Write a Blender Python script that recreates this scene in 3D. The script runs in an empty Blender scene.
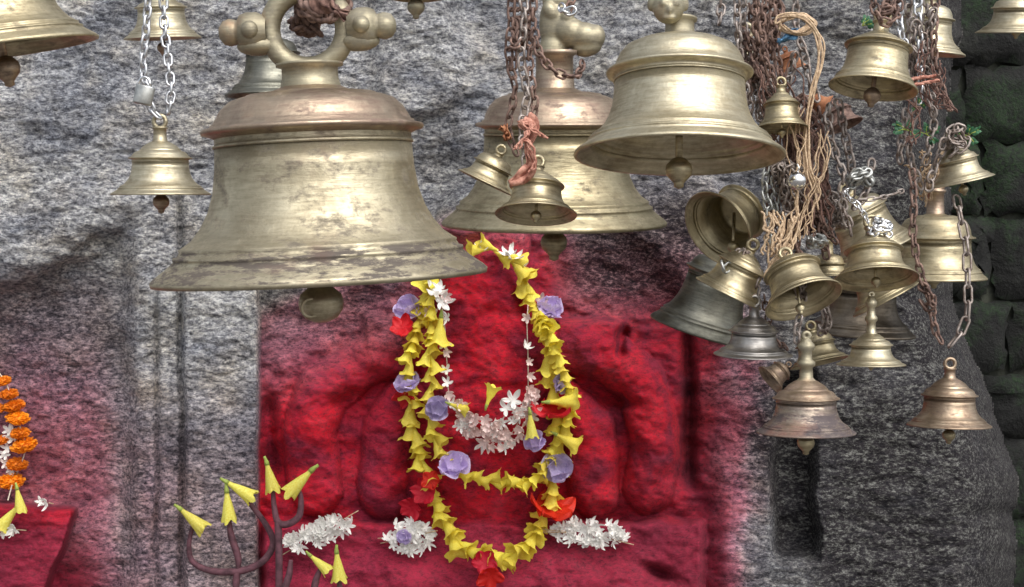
import bpy, math, random
import numpy as np
from mathutils import Vector, Matrix, Euler

random.seed(11)
RNG = np.random.RandomState(5)
R = math.radians
sc = bpy.context.scene
COL = sc.collection

# ------------------------------------------------------------------ camera
F = 1024 * 50 / 36.0          # focal length in pixels
EYE = 1.5
DW = 3.0                      # distance camera to rock face
cam = bpy.data.cameras.new('camera'); cam.lens = 50; cam.sensor_width = 36
cam.clip_start = .05; cam.clip_end = 500
co = bpy.data.objects.new('camera', cam); COL.objects.link(co)
co.location = (0, -DW, EYE); co.rotation_euler = (R(90), 0, 0)
sc.camera = co

def P(px, py, d):
    """point at image position px,py and depth d from the camera"""
    return Vector(((px - 512) * d / F, d - DW, EYE + (293.5 - py) * d / F))

# ------------------------------------------------------------------ light
SUN_EL, SUN_AZ = 50, 30        # azimuth: degrees to the right of straight behind the camera
w = bpy.data.worlds.new('World'); sc.world = w; w.use_nodes = True
nt = w.node_tree; nt.nodes.clear()
sky = nt.nodes.new('ShaderNodeTexSky'); sky.sky_type = 'NISHITA'; sky.sun_disc = False
sky.sun_elevation = R(SUN_EL); sky.sun_rotation = R(180 - SUN_AZ)
sky.dust_density = 4.0; sky.ozone_density = 1.0; sky.air_density = 1.0
hs = nt.nodes.new('ShaderNodeHueSaturation'); hs.inputs['Saturation'].default_value = .35
bg = nt.nodes.new('ShaderNodeBackground'); bg.inputs['Strength'].default_value = .15
wo = nt.nodes.new('ShaderNodeOutputWorld')
nt.links.new(sky.outputs[0], hs.inputs['Color']); nt.links.new(hs.outputs[0], bg.inputs[0]); nt.links.new(bg.outputs[0], wo.inputs[0])
sl = bpy.data.lights.new('sun', 'SUN'); sl.energy = 1.1; sl.angle = R(60); sl.color = (1, .97, .92)
so = bpy.data.objects.new('sun', sl); COL.objects.link(so)
sd = Vector((math.sin(R(SUN_AZ)) * math.cos(R(SUN_EL)), -math.cos(R(SUN_AZ)) * math.cos(R(SUN_EL)), math.sin(R(SUN_EL))))
so.rotation_euler = sd.to_track_quat('Z', 'Y').to_euler(); so.location = sd * 8
sc.view_settings.view_transform = 'Standard'; sc.view_settings.look = 'None'
sc.view_settings.exposure = 0.6; sc.view_settings.gamma = 1
sc.cycles.max_bounces = 6; sc.cycles.use_denoising = True

# ------------------------------------------------------------------ tags
def tag(o, label=None, cat=None, group=None, kind=None):
    if label: o['label'] = label
    if cat: o['category'] = cat
    if group: o['group'] = group
    if kind: o['kind'] = kind
    return o
def empty(name, loc, rot=(0, 0, 0)):
    o = bpy.data.objects.new(name, None); COL.objects.link(o)
    o.location = loc; o.rotation_euler = rot; o.empty_display_size = .02
    return o

# ------------------------------------------------------------------ mesh builder
class MB:
    def __init__(s): s.v = []; s.f = []
    def add(s, vs, fs):
        b = len(s.v); s.v += [tuple(v) for v in vs]; s.f += [tuple(i + b for i in f) for f in fs]; return s
    def lathe(s, prof, seg=48, M=None, lobes=None):
        vs = []; n = len(prof)
        for k in range(seg):
            a = 2 * math.pi * k / seg; c, q = math.cos(a), math.sin(a)
            for (r, z) in prof:
                vs.append(Vector((r * c, r * q, z)))
        fs = []
        for k in range(seg):
            k2 = (k + 1) % seg
            for i in range(n - 1):
                fs.append((k * n + i, k2 * n + i, k2 * n + i + 1, k * n + i + 1))
        if M: vs = [M @ v for v in vs]
        return s.add(vs, fs)
    def tube(s, pts, rad, seg=8, cap=True, closed=False):
        pts = [Vector(p) for p in pts]; n = len(pts)
        rads = rad if isinstance(rad, (list, tuple)) else [rad] * n
        vs = []; up = Vector((0, 0, 1)); prev = None
        for i, p in enumerate(pts):
            if closed: t = pts[(i + 1) % n] - pts[i - 1]
            else: t = pts[min(i + 1, n - 1)] - pts[max(i - 1, 0)]
            if t.length < 1e-9: t = Vector((0, 0, 1))
            t.normalize()
            if prev is None:
                a = t.orthogonal().normalized()
            else:
                a = prev - t * prev.dot(t)
                a = a.normalized() if a.length > 1e-6 else t.orthogonal().normalized()
            prev = a; b = t.cross(a)
            for k in range(seg):
                an = 2 * math.pi * k / seg
                vs.append(p + (a * math.cos(an) + b * math.sin(an)) * rads[i])
        fs = []
        m = n if closed else n - 1
        for i in range(m):
            j = (i + 1) % n
            for k in range(seg):
                k2 = (k + 1) % seg
                fs.append((i * seg + k, i * seg + k2, j * seg + k2, j * seg + k))
        if cap and not closed:
            fs.append(tuple(range(seg - 1, -1, -1))); fs.append(tuple((n - 1) * seg + k for k in range(seg)))
        return s.add(vs, fs)
    def ball(s, c, r, seg=16, rings=10, sc_=(1, 1, 1), M=None):
        prof = [(max(1e-5, math.sin(math.pi * i / rings)) * r, -math.cos(math.pi * i / rings) * r) for i in range(rings + 1)]
        T = Matrix.Translation(c) @ (M or Matrix()) @ Matrix.Diagonal((*sc_, 1))
        return s.lathe(prof, seg, T)
    def build(s, name, mat, parent=None, loc=(0, 0, 0), rot=(0, 0, 0), smooth=True, merge=False):
        me = bpy.data.meshes.new(name); me.from_pydata(s.v, [], s.f)
        me.materials.append(mat)
        if smooth: me.polygons.foreach_set('use_smooth', [True] * len(me.polygons))
        me.update()
        o = bpy.data.objects.new(name, me); COL.objects.link(o)
        o.location = loc; o.rotation_euler = rot
        if parent: o.parent = parent
        return o

def spline(pts, n):
    """catmull-rom through pts, n samples"""
    p = [Vector(q) for q in pts]
    p = [p[0] * 2 - p[1]] + p + [p[-1] * 2 - p[-2]]
    out = []
    m = len(p) - 3
    for k in range(n):
        t = k / (n - 1) * m; i = min(int(t), m - 1); u = t - i
        a, b, c, d = p[i:i + 4]
        out.append(.5 * ((2 * b) + (c - a) * u + (2 * a - 5 * b + 4 * c - d) * u * u + (3 * b - a - 3 * c + d) * u ** 3))
    return out
def resample(pts, step):
    d = spline(pts, max(40, len(pts) * 24)); out = [d[0]]; acc = 0
    for a, b in zip(d, d[1:]):
        L = (b - a).length
        while acc + L >= step and L > 1e-9:
            t = (step - acc) / L; a = a.lerp(b, t); out.append(a.copy()); L = (b - a).length; acc = 0
        acc += L
    return out

# ------------------------------------------------------------------ materials
def newmat(name):
    m = bpy.data.materials.new(name); m.use_nodes = True
    n = m.node_tree.nodes; l = m.node_tree.links
    return m, n, l, n['Principled BSDF']
def noise(n, l, vec, scale, detail=4, rough=.55, dist=0):
    t = n.new('ShaderNodeTexNoise'); t.inputs['Scale'].default_value = scale; t.inputs['Detail'].default_value = detail
    t.inputs['Roughness'].default_value = rough; t.inputs['Distortion'].default_value = dist
    if vec is not None: l.new(vec, t.inputs['Vector'])
    return t.outputs['Fac']
def ramp(n, l, fac, stops):
    r = n.new('ShaderNodeValToRGB'); e = r.color_ramp.elements
    while len(e) < len(stops): e.new(.5)
    for k, (p, c) in enumerate(stops):
        e[k].position = p; e[k].color = (*c, 1) if len(c) == 3 else c
    l.new(fac, r.inputs[0]); return r.outputs[0]
def mix(n, l, fac, a, b, mode='MIX'):
    m = n.new('ShaderNodeMix'); m.data_type = 'RGBA'; m.blend_type = mode
    for sock, v in ((m.inputs[0], fac), (m.inputs[6], a), (m.inputs[7], b)):
        if hasattr(v, 'is_output'): l.new(v, sock)
        elif isinstance(v, (int, float)): sock.default_value = v
        else: sock.default_value = (*v, 1)
    return m.outputs[2]
def mth(n, l, op, a, b=None, clamp=False):
    m = n.new('ShaderNodeMath'); m.operation = op; m.use_clamp = clamp
    for k, v in enumerate((a, b)):
        if v is None: continue
        if hasattr(v, 'is_output'): l.new(v, m.inputs[k])
        else: m.inputs[k].default_value = v
    return m.outputs[0]
def mapping(n, l, src, scale=(1, 1, 1), rot=(0, 0, 0), loc=(0, 0, 0)):
    m = n.new('ShaderNodeMapping'); m.inputs['Scale'].default_value = scale; m.inputs['Rotation'].default_value = rot
    m.inputs['Location'].default_value = loc
    l.new(src, m.inputs['Vector']); return m.outputs[0]
def bump(n, l, h, strength, dist, base=None):
    b = n.new('ShaderNodeBump'); b.inputs['Strength'].default_value = strength; b.inputs['Distance'].default_value = dist
    l.new(h, b.inputs['Height'])
    if base is not None: l.new(base, b.inputs['Normal'])
    return b.outputs[0]

def rock_material():
    m, n, l, bs = newmat('granite_with_red_powder')
    g = n.new('ShaderNodeNewGeometry').outputs['Position']
    def att(name):
        a = n.new('ShaderNodeAttribute'); a.attribute_name = name; return a.outputs['Fac']
    pig, gri_shade, pnk = att('pigment'), att('grime_shade'), att('pinkness')
    v1 = mapping(n, l, g, (1, 1, 2.0), (0, R(9), 0))
    n1 = noise(n, l, v1, 92, 7, .74, .2)          # chisel marks
    n2 = noise(n, l, mapping(n, l, g, (1, 1, 1.8)), 300, 4, .75)   # grain
    n3 = noise(n, l, g, 7, 5, .6)                 # big patches
    n4 = noise(n, l, v1, 22, 4, .6, .4)
    s = mth(n, l, 'ADD', mth(n, l, 'MULTIPLY', n1, .55), mth(n, l, 'MULTIPLY', n2, .25))
    s = mth(n, l, 'ADD', s, mth(n, l, 'MULTIPLY', n4, .12))
    s = mth(n, l, 'ADD', s, mth(n, l, 'MULTIPLY', n3, .10))      # mean ~.51
    stone = ramp(n, l, s, [(.42, (.06, .062, .074)), (.475, (.25, .255, .28)), (.52, (.46, .465, .485)), (.575, (.84, .84, .83))])
    warm = mix(n, l, ramp(n, l, noise(n, l, g, 11, 3), [(.45, (0, 0, 0)), (.7, (1, 1, 1))]), (1, 1, 1), (1.0, .93, .82))
    stone = mix(n, l, 1.0, stone, warm, 'MULTIPLY')
    stone = mix(n, l, 1.0, stone, ramp(n, l, noise(n, l, mapping(n, l, g, (1, 1, 1.5), loc=(3, 1, 2)), 4.5, 6, .6, .8), [(.36, (.66, .69, .76)), (.50, (1.05, 1.05, 1.06)), (.64, (1.25, 1.24, 1.2))]), 'MULTIPLY')
    # dark stone colour, also carries the shade painted in by the mask
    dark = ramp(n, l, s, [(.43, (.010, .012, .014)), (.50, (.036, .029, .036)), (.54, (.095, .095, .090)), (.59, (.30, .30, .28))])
    gm = mth(n, l, 'ADD', gri_shade, mth(n, l, 'MULTIPLY', mth(n, l, 'SUBTRACT', n3, .5), .5), True)
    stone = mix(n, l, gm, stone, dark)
    # powder: bright vermilion and duller magenta crimson
    pn = noise(n, l, g, 9, 5, .65, .5)
    pc = mix(n, l, ramp(n, l, pn, [(.44, (0, 0, 0)), (.62, (1, 1, 1))]), (.56, .006, .022), (.27, .016, .042))
    pc = mix(n, l, pnk, pc, (.36, .030, .070))
    fine = ramp(n, l, s, [(.42, (.35, .35, .38)), (.5, (.8, .8, .8)), (.58, (1.15, 1.15, 1.15))])
    pc = mix(n, l, 1.0, pc, fine, 'MULTIPLY')
    soot = mix(n, l, ramp(n, l, noise(n, l, v1, 16, 4, .6), [(.42, (.7, .7, .7)), (.62, (0, 0, 0))]), (0.0, 0, 0), (1, 1, 1))
    pc = mix(n, l, mth(n, l, 'MULTIPLY', gri_shade, .75), pc, (.035, .008, .014))  # the tone and painted shade mask darkens the powder too
    pm = mth(n, l, 'ADD', pig, mth(n, l, 'MULTIPLY', mth(n, l, 'SUBTRACT', s, .51), 1.5))
    pm = mth(n, l, 'ADD', pm, mth(n, l, 'MULTIPLY', mth(n, l, 'SUBTRACT', pn, .5), .7))
    sm = n.new('ShaderNodeMapRange'); sm.interpolation_type = 'SMOOTHSTEP'
    sm.inputs[1].default_value = .10; sm.inputs[2].default_value = 1.0; l.new(pm, sm.inputs[0])
    pf = mth(n, l, 'MULTIPLY', sm.outputs[0], mth(n, l, 'MULTIPLY', pig, 3.0, True))
    stone = mix(n, l, mth(n, l, 'MULTIPLY', pig, 2.4, True), stone, mix(n, l, 1.0, stone, (.78, .46, .55), 'MULTIPLY'))
    c = mix(n, l, pf, stone, pc)
    l.new(c, bs.inputs['Base Color'])
    bs.inputs['Roughness'].default_value = .9
    bs.inputs['Specular IOR Level'].default_value = .25
    smooth = mth(n, l, 'SUBTRACT', 1.0, mth(n, l, 'MULTIPLY', pf, .72))
    b1 = bump(n, l, mth(n, l, 'MULTIPLY', n1, smooth), .9, .016)
    b2 = bump(n, l, mth(n, l, 'MULTIPLY', n2, smooth), .8, .004, b1)
    l.new(b2, bs.inputs['Normal'])
    return m

def brass(name, base=(.66, .58, .39), dark=(.30, .255, .165), rough=.34, patina=.45, rust=0.0, rust_col=(.26, .10, .06), grime_shade=(.07, .058, .05), scratch=.5, met=1.0, band=None, rim=None):
    m, n, l, bs = newmat(name)
    tc = n.new('ShaderNodeTexCoord').outputs['Object']
    oi = n.new('ShaderNodeObjectInfo')
    off = n.new('ShaderNodeVectorMath'); off.operation = 'ADD'; l.new(tc, off.inputs[0])
    rv = n.new('ShaderNodeCombineXYZ'); l.new(mth(n, l, 'MULTIPLY', oi.outputs['Random'], 7.0), rv.inputs[0]); l.new(rv.outputs[0], off.inputs[1])
    v = off.outputs[0]
    n1 = noise(n, l, v, 16, 6, .65, .3)
    n2 = noise(n, l, mapping(n, l, v, (1, 1, 9)), 26, 5, .6)      # bands round the bell
    n3 = noise(n, l, v, 120, 4, .7)
    t = mth(n, l, 'ADD', mth(n, l, 'MULTIPLY', n1, .5), mth(n, l, 'MULTIPLY', n2, .35)); t = mth(n, l, 'ADD', t, mth(n, l, 'MULTIPLY', n3, .15))
    c = mix(n, l, ramp(n, l, t, [(.5 - .18 * (1 - patina) - .05, (1, 1, 1)), (.62, (0, 0, 0))]), base, dark)
    c = mix(n, l, ramp(n, l, t, [(.40, (0, 0, 0)), (.62, (1, 1, 1))]), dark, base)
    gm = ramp(n, l, noise(n, l, mapping(n, l, v, (1, 1, 1.7)), 30, 7, .72, .15), [(.60 - .12 * scratch, (0, 0, 0)), (.70 - .06 * scratch, (1, 1, 1))])
    gm = mth(n, l, 'MULTIPLY', gm, patina)
    if band:
        z_ = n.new('ShaderNodeSeparateXYZ'); l.new(tc, z_.inputs[0]); z_ = z_.outputs[2]
        up = n.new('ShaderNodeMapRange'); up.inputs[1].default_value = band[1]; up.inputs[2].default_value = band[1] * .86; l.new(z_, up.inputs[0])
        dn = n.new('ShaderNodeMapRange'); dn.inputs[1].default_value = band[0] * .6; dn.inputs[2].default_value = band[0]; l.new(z_, dn.inputs[0])
        bn = mth(n, l, 'MULTIPLY', up.outputs[0], dn.outputs[0])
        bt = ramp(n, l, noise(n, l, mapping(n, l, v, (1, 1, 5)), 17, 8, .78, .1), [(.44, (0, 0, 0)), (.54, (1, 1, 1))])
        gm = mth(n, l, 'MAXIMUM', gm, mth(n, l, 'MULTIPLY', mth(n, l, 'MULTIPLY', bn, bt), band[2]))
    c = mix(n, l, gm, c, grime_shade)
    if rust > 0:
        rm = ramp(n, l, noise(n, l, v, 12, 5, .6), [(.62 - .3 * rust, (0, 0, 0)), (.72 - .2 * rust, (1, 1, 1))])
        rm = mth(n, l, 'MULTIPLY', rm, min(1, rust + .2))
        c = mix(n, l, rm, c, rust_col)
        mt = mth(n, l, 'SUBTRACT', met, mth(n, l, 'MULTIPLY', mth(n, l, 'ADD', gm, rm, True), .75))
    else:
        mt = mth(n, l, 'SUBTRACT', met, mth(n, l, 'MULTIPLY', gm, .7))
    l.new(mt, bs.inputs['Metallic'])
    l.new(c, bs.inputs['Base Color'])
    rr = mth(n, l, 'ADD', mth(n, l, 'MULTIPLY', mth(n, l, 'SUBTRACT', t, .5), -.5), rough)
    rr = mth(n, l, 'ADD', rr, mth(n, l, 'MULTIPLY', gm, .3)); l.new(rr, bs.inputs['Roughness'])
    b1 = bump(n, l, n2, .45, .0014); b2 = bump(n, l, n3, .35, .0008, b1)
    b3 = bump(n, l, n1, .35, .004, b2)
    l.new(b3, bs.inputs['Normal'])
    return m

def plain(name, c1, c2, scale=60, rough=.7, metallic=0, bumpd=.001, sss=0, spec=.5, aniso=(1, 1, 1), rand=0.0, trans=0):
    m, n, l, bs = newmat(name)
    tc = n.new('ShaderNodeTexCoord').outputs['Object']
    f = noise(n, l, mapping(n, l, tc, aniso), scale, 5, .6)
    c = ramp(n, l, f, [(.35, c1), (.65, c2)])
    if rand:
        oi = n.new('ShaderNodeObjectInfo')
        h = n.new('ShaderNodeHueSaturation'); l.new(c, h.inputs['Color'])
        l.new(mth(n, l, 'ADD', mth(n, l, 'MULTIPLY', oi.outputs['Random'], rand), 1 - rand / 2), h.inputs['Value'])
        l.new(mth(n, l, 'ADD', mth(n, l, 'MULTIPLY', oi.outputs['Random'], rand * .06), .5 - rand * .03), h.inputs['Hue'])
        c = h.outputs[0]
    l.new(c, bs.inputs['Base Color'])
    bs.inputs['Roughness'].default_value = rough; bs.inputs['Metallic'].default_value = metallic
    bs.inputs['Specular IOR Level'].default_value = spec
    if sss:
        bs.inputs['Subsurface Weight'].default_value = sss; bs.inputs['Subsurface Scale'].default_value = .006
    if bumpd: l.new(bump(n, l, f, .5, bumpd), bs.inputs['Normal'])
    if trans:
        out = n['Material Output']; tr = n.new('ShaderNodeBsdfTranslucent'); l.new(c, tr.inputs[0])
        ms = n.new('ShaderNodeMixShader'); ms.inputs[0].default_value = trans
        l.new(bs.outputs[0], ms.inputs[1]); l.new(tr.outputs[0], ms.inputs[2]); l.new(ms.outputs[0], out.inputs[0])
    return m

M = {}
M['rock'] = rock_material()
M['brass'] = brass('weathered_brass', rough=.48, patina=.6)
M['bright'] = brass('rubbed_brass', base=(.70, .64, .47), dark=(.36, .31, .21), rough=.48, patina=.25)
M['big'] = brass('stained_brass', base=(.60, .54, .39), dark=(.34, .30, .21), rough=.52, patina=.62, scratch=.75, grime_shade=(.055, .042, .045), band=(.007, .050, .85), rust=.12, rust_col=(.17, .09, .065))
M['dome'] = brass('reddened_brass', base=(.54, .44, .32), dark=(.30, .22, .17), rough=.45, patina=.7, rust=.3, rust_col=(.18, .115, .085), grime_shade=(.12, .08, .07))
M['bronze'] = brass('brown_bronze', base=(.54, .43, .31), dark=(.22, .155, .11), rough=.46, patina=.7, rust=.3, rust_col=(.14, .085, .07), grime_shade=(.09, .06, .05))
M['grey'] = brass('grey_bell_metal', base=(.50, .48, .45), dark=(.25, .24, .23), rough=.42, patina=.4)
M['purplegrey'] = brass('tarnished_bell_metal', base=(.50, .42, .33), dark=(.22, .17, .15), rough=.42, patina=1.0, scratch=1.0, grime_shade=(.075, .06, .065), band=(.0005, .032, .9), rust=.2)
M['darkbell'] = brass('dark_tarnished_brass', base=(.27, .265, .22), dark=(.12, .12, .10), rough=.45, patina=.6, grime_shade=(.06, .06, .055))
M['brownbell'] = brass('dark_brown_bronze', base=(.26, .22, .17), dark=(.11, .09, .07), rough=.45, patina=.6)
M['dull'] = brass('dull_olive_brass', base=(.57, .50, .33), dark=(.27, .23, .145), rough=.48, patina=.6)
M['cast'] = brass('greyed_cast_brass', base=(.46, .42, .30), dark=(.30, .27, .20), rough=.6, patina=.7, grime_shade=(.25, .23, .18), scratch=.9, rust=.2, rust_col=(.40, .20, .10))
M['rustchain'] = plain('rusty_iron', (.075, .045, .038), (.32, .21, .17), 90, .75, .35)
M['rustgrey'] = plain('worn_rusty_steel', (.16, .12, .10), (.46, .41, .38), 70, .55, .6)
M['rustorange'] = plain('orange_rust', (.20, .07, .03), (.45, .20, .10), 60, .85, .1)
M['steel'] = plain('galvanised_steel', (.45, .46, .48), (.72, .73, .75), 80, .35, .9)
M['lockmetal'] = plain('dull_steel', (.30, .31, .30), (.55, .56, .54), 60, .4, .8)
M['rope'] = plain('jute_fibre', (.34, .23, .14), (.66, .50, .34), 220, .95, 0, .002)
M['rag'] = plain('faded_cloth', (.30, .11, .08), (.62, .33, .25), 120, .95, 0, .002)
M['brownrag'] = plain('dirty_cloth', (.07, .035, .03), (.24, .14, .11), 110, .95, 0, .002)
M['blue'] = plain('blue_cloth', (.05, .12, .24), (.12, .28, .45), 120, .9)
M['trident'] = plain('powder_stained_iron', (.06, .025, .033), (.17, .07, .09), 60, .8, .15)
M['yellow'] = plain('yellow_petal', (.84, .68, .05), (.93, .84, .16), 30, .55, 0, .0006, spec=.3, rand=.22, trans=.25)
M['lemon'] = plain('lemon_petal', (.80, .68, .08), (.88, .84, .22), 20, .55, 0, .0006, spec=.3, rand=.15, trans=.25)
M['cal'] = plain('green_stalk', (.20, .28, .04), (.40, .46, .10), 50, .6, 0, 0)
M['purple'] = plain('purple_petal', (.48, .38, .66), (.72, .62, .84), 45, .6, 0, .0006, rand=.3, trans=.25)
M['red'] = plain('red_petal', (.52, .002, .012), (.70, .006, .022), 40, .6, 0, .0006, rand=.3, trans=.2)
M['white'] = plain('white_petal', (.86, .84, .80), (.95, .94, .91), 80, .6, 0, 0, rand=.06, trans=.15)
M['pink'] = plain('pinkish_petal', (.80, .56, .52), (.94, .82, .78), 80, .6, 0, 0, rand=.12, trans=.15)
M['orange'] = plain('marigold_petal', (.75, .20, .005), (.90, .34, .01), 120, .6, 0, 0, rand=.25, trans=.15)
M['thread'] = plain('cotton_thread', (.45, .38, .30), (.70, .62, .52), 200, .9, 0, 0)
M['leaf'] = plain('green_leaf', (.02, .09, .04), (.06, .20, .09), 60, .5, 0, 0, trans=.2)
M['silver'] = plain('chromed_metal', (.62, .63, .64), (.85, .85, .86), 60, .22, 1.0)

# ------------------------------------------------------------------ ROCK RELIEF
def vnoise(x, y, seed):
    """smooth gradient-free value noise"""
    xi = np.floor(x).astype(np.int64); yi = np.floor(y).astype(np.int64)
    u = x - xi; v = y - yi
    u = u * u * u * (u * (u * 6 - 15) + 10); v = v * v * v * (v * (v * 6 - 15) + 10)
    def h(a, b):
        k = (a * 374761393 + b * 668265263 + seed * 1442695041) & 0xffffffff
        k = ((k ^ (k >> 13)) * 1274126177) & 0xffffffff
        k = k ^ (k >> 16)
        return (k & 0xffff) / 65535.0
    return (h(xi, yi) * (1 - u) + h(xi + 1, yi) * u) * (1 - v) + (h(xi, yi + 1) * (1 - u) + h(xi + 1, yi + 1) * u) * v
def fbm(x, y, sx, sy, oct_, seed, gain=.5):
    s = 0; a = 1; t = 0
    for k in range(oct_):
        s = s + a * vnoise(x / sx * 2 ** k + 17.3 * k, y / sy * 2 ** k + 5.1 * k, seed + k * 7); t += a; a *= gain
    return s / t * 2 - 1
def sst(a, b, x):
    t = np.clip((x - a) / (b - a), 0, 1); return t * t * (3 - 2 * t)
def seg_dist(x, y, pts):
    """distance and width parameter along a polyline of (x, y, r)"""
    best = None
    for (x0, y0, r0), (x1, y1, r1) in zip(pts, pts[1:]):
        dx, dy = x1 - x0, y1 - y0; L = dx * dx + dy * dy + 1e-9
        t = np.clip(((x - x0) * dx + (y - y0) * dy) / L, 0, 1)
        q = np.hypot(x - x0 - t * dx, y - y0 - t * dy) / (r0 + (r1 - r0) * t)
        best = q if best is None else np.minimum(best, q)
    return best
def bumpf(q, e=.5):
    return np.clip(1 - q * q, 0, 1) ** e

IDOL = [  # name, polyline(x,y,r), height
    ('head', [(480, 235, 52), (480, 285, 50)], .10),
    ('torso', [(482, 335, 58), (482, 400, 62), (482, 500, 78)], .085),
    ('arm', [(420, 345, 26), (372, 358, 26), (322, 390, 27), (309, 430, 26), (316, 488, 27)], .085),
    ('arm', [(545, 345, 26), (598, 352, 26), (642, 380, 26), (655, 430, 26), (650, 490, 26)], .09),
    ('arm', [(405, 398, 20), (386, 430, 25), (384, 492, 26)], .075),
    ('arm', [(565, 398, 20), (590, 430, 26), (594, 492, 26)], .075),
    ('leg', [(465, 596, 66), (395, 600, 60), (345, 606, 56)], .15),
    ('leg', [(500, 596, 66), (565, 600, 62), (612, 606, 54)], .15),
    ('shoulder', None, (362, 405, 316, 350), .055),
    ('shoulder', None, (556, 621, 320, 352), .055),
    ('seat', None, (262, 703, 521, 700), .075),
]
def relief(x, y):
    wx = x + 7 * fbm(x, y, 60, 60, 3, 91); wy = y + 7 * fbm(x, y, 60, 60, 3, 92)
    H = .030 * fbm(x, y, 260, 200, 2, 3) + .020 * fbm(x, y, 90, 60, 3, 11)
    rough = .0065 * fbm(wx, wy, 34, 17, 3, 21) + .0045 * fbm(wx, wy, 11, 5.5, 2, 31)
    rid = 1 - np.abs(fbm(wx, wy + .15 * wx, 70, 26, 3, 41))
    rough = rough - .005 * (rid ** 9)
    # undercut, left
    line = 288 - .52 * x + 22 * fbm(x, y, 40, 40, 3, 51)
    und = sst(-30, 50, wy - line) * (1 - sst(118, 140, wx)) * sst(-400, -100, x)
    H = H - .06 * und + .03 * sst(-120, 0, wy - line) * (1 - sst(0, 20, wy - line)) * (1 - sst(100, 160, wx))
    # upper rock swells in front of a lower face
    ledge = 108 - .05 * (x - 400) + 8 * fbm(x, y, 40, 40, 2, 61)
    H = H + .035 * sst(0, 1, (ledge - wy) / 10 + .5) * sst(365, 385, wx) * (1 - sst(440, 475, wx))
    H = H + .030 * sst(0, 1, (wx * .62 - 258 + 8 - wy) / 12) * sst(440, 470, wx) * sst(-200, 0, y) * -1
    # pilaster grooves, left
    gx = x + 2.5 * fbm(x, y, 30, 60, 2, 71)
    for gxx, wdt, dep, y0 in ((157, 2.6, .018, 285), (181, 3.2, .026, 200)):
        H = H - dep * np.exp(-((gx - gxx) / wdt) ** 2) * sst(y0 - 25, y0 + 25, y)
    H = H + .018 * sst(181, 186, gx) * (1 - sst(255, 259, gx)) * sst(250, 300, y)
    # niche
    arch = np.where(y < 400, ((x - 482) / 225) ** 2 + ((y - 400) / 205) ** 2, ((x - 482) / 225) ** 2)
    inn = np.clip((1.22 - arch) / .34, 0, 1); inn = np.where(x < 482, sst(257, 260.5, gx) * sst(225, 250, y), inn)
    inn = inn * inn * (3 - 2 * inn)
    H = H * (1 - .6 * inn) - .045 * inn + .03 * (1 - inn) * np.exp(-((x - 715) / 25.) ** 2) * sst(300, 400, y) * 0
    H = H - .055 * np.exp(-((wx - 690) / 7) ** 2) * sst(315, 350, y) * (1 - sst(470, 500, y))
    H = H - .045 * np.exp(-((wx - 270) / 8) ** 2) * sst(385, 410, y) * (1 - sst(470, 500, y))
    base = H
    best = np.zeros_like(H); lab = np.full(H.shape, -1)
    cx_ = x + 4 * fbm(x, y, 30, 30, 3, 93); cy_ = y + 5 * fbm(x, y, 30, 30, 3, 94)
    for k, it in enumerate(IDOL):
        if it[1] is None:
            x0, x1, y0, y1 = it[2]; h = it[3]
            b = h * sst(x0 - 4, x0 + 5, cx_) * (1 - sst(x1 - 5, x1 + 4, cx_)) * sst(y0 - 4, y0 + 6, cy_) * (1 - sst(y1 - 5, y1 + 5, cy_))
        else:
            h = it[2]
            b = .74 * h * bumpf(seg_dist(cx_, cy_, it[1]), .5)
        lab = np.where(b > best + .004, k, lab)
        mx = np.maximum(best, b); mn = np.minimum(best, b)
        best = mx + .15 * mn * (mn / (mx + 1e-4)) ** 3
    H = H + best
    # small carved breaks
    H = H - .05 * np.exp(-((wx - 624) / 5) ** 2) * sst(322, 335, y) * (1 - sst(352, 362, y))
    H = H - .05 * np.exp(-(((wx - 657) / 14) ** 2 + ((wy - 572 - .4 * (wx - 657)) / 6) ** 2))
    H = H - .035 * np.exp(-(((wx - 350) / 13) ** 2 + ((wy - 402) / 9 + (wx - 350) / 22) ** 2))
    H = H - .025 * np.exp(-(((wx - 622) / 22) ** 2 + ((wy - 402) / 7 - (wx - 622) / 40) ** 2))
    smooth = np.where(lab >= 0, .55, 1) * (1 - .35 * inn)
    H = H + (.018 * fbm(wx, wy, 50, 40, 3, 141) + .011 * fbm(wx, wy, 20, 15, 3, 142)) * inn
    H = H + rough * smooth
    # carved seat of the neighbour statue, left edge
    ped = sst(-3, 3, (72 - .33 * (wy - 510)) - wx) * sst(500, 508, wy - .05 * wx)
    H = H + .15 * ped
    lab = np.where((ped > .5), 100, lab)
    # slot, right
    sl_ = sst(767, 779, wx) * (1 - sst(806, 820, wx)) * sst(365, 384, wy) * (1 - sst(545, 568, wy))
    H = H - .10 * sl_
    # boulder edge, right
    xe = np.interp(y, [-300, 0, 120, 220, 300, 400, 480, 587, 800], [938, 944, 932, 930, 935, 978, 1002, 996, 990]) + 8 * fbm(y, x * 0, 40, 40, 3, 81)
    e = np.clip((x - xe + 45) / 60, 0, 1)
    H = H - .75 * (1 - np.sqrt(np.clip(1 - e ** 2.2, 0, 1)))
    lab = np.where(x > xe + 16, -9, lab)
    # powder stains, dark stone tones and painted shade
    pig = .95 * sst(256, 262, gx) * (1 - sst(680, 790, x + 25 * fbm(x, y, 40, 60, 3, 101))) * sst(120, 300, y + .0 * x)
    pig = pig * (1 - .62 * (1 - sst(300, 420, y + .35 * (x - 330) * (x < 420))) * (1 - sst(390, 450, x)))
    pig = pig * (1 - .62 * sst(530, 590, x) * (1 - sst(280, 345, y)))
    pig = np.where(y < 250, pig * (.35 + .65 * sst(150, 260, y)), pig) * sst(395, 450, x + 2 * (y - 230)) 
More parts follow.
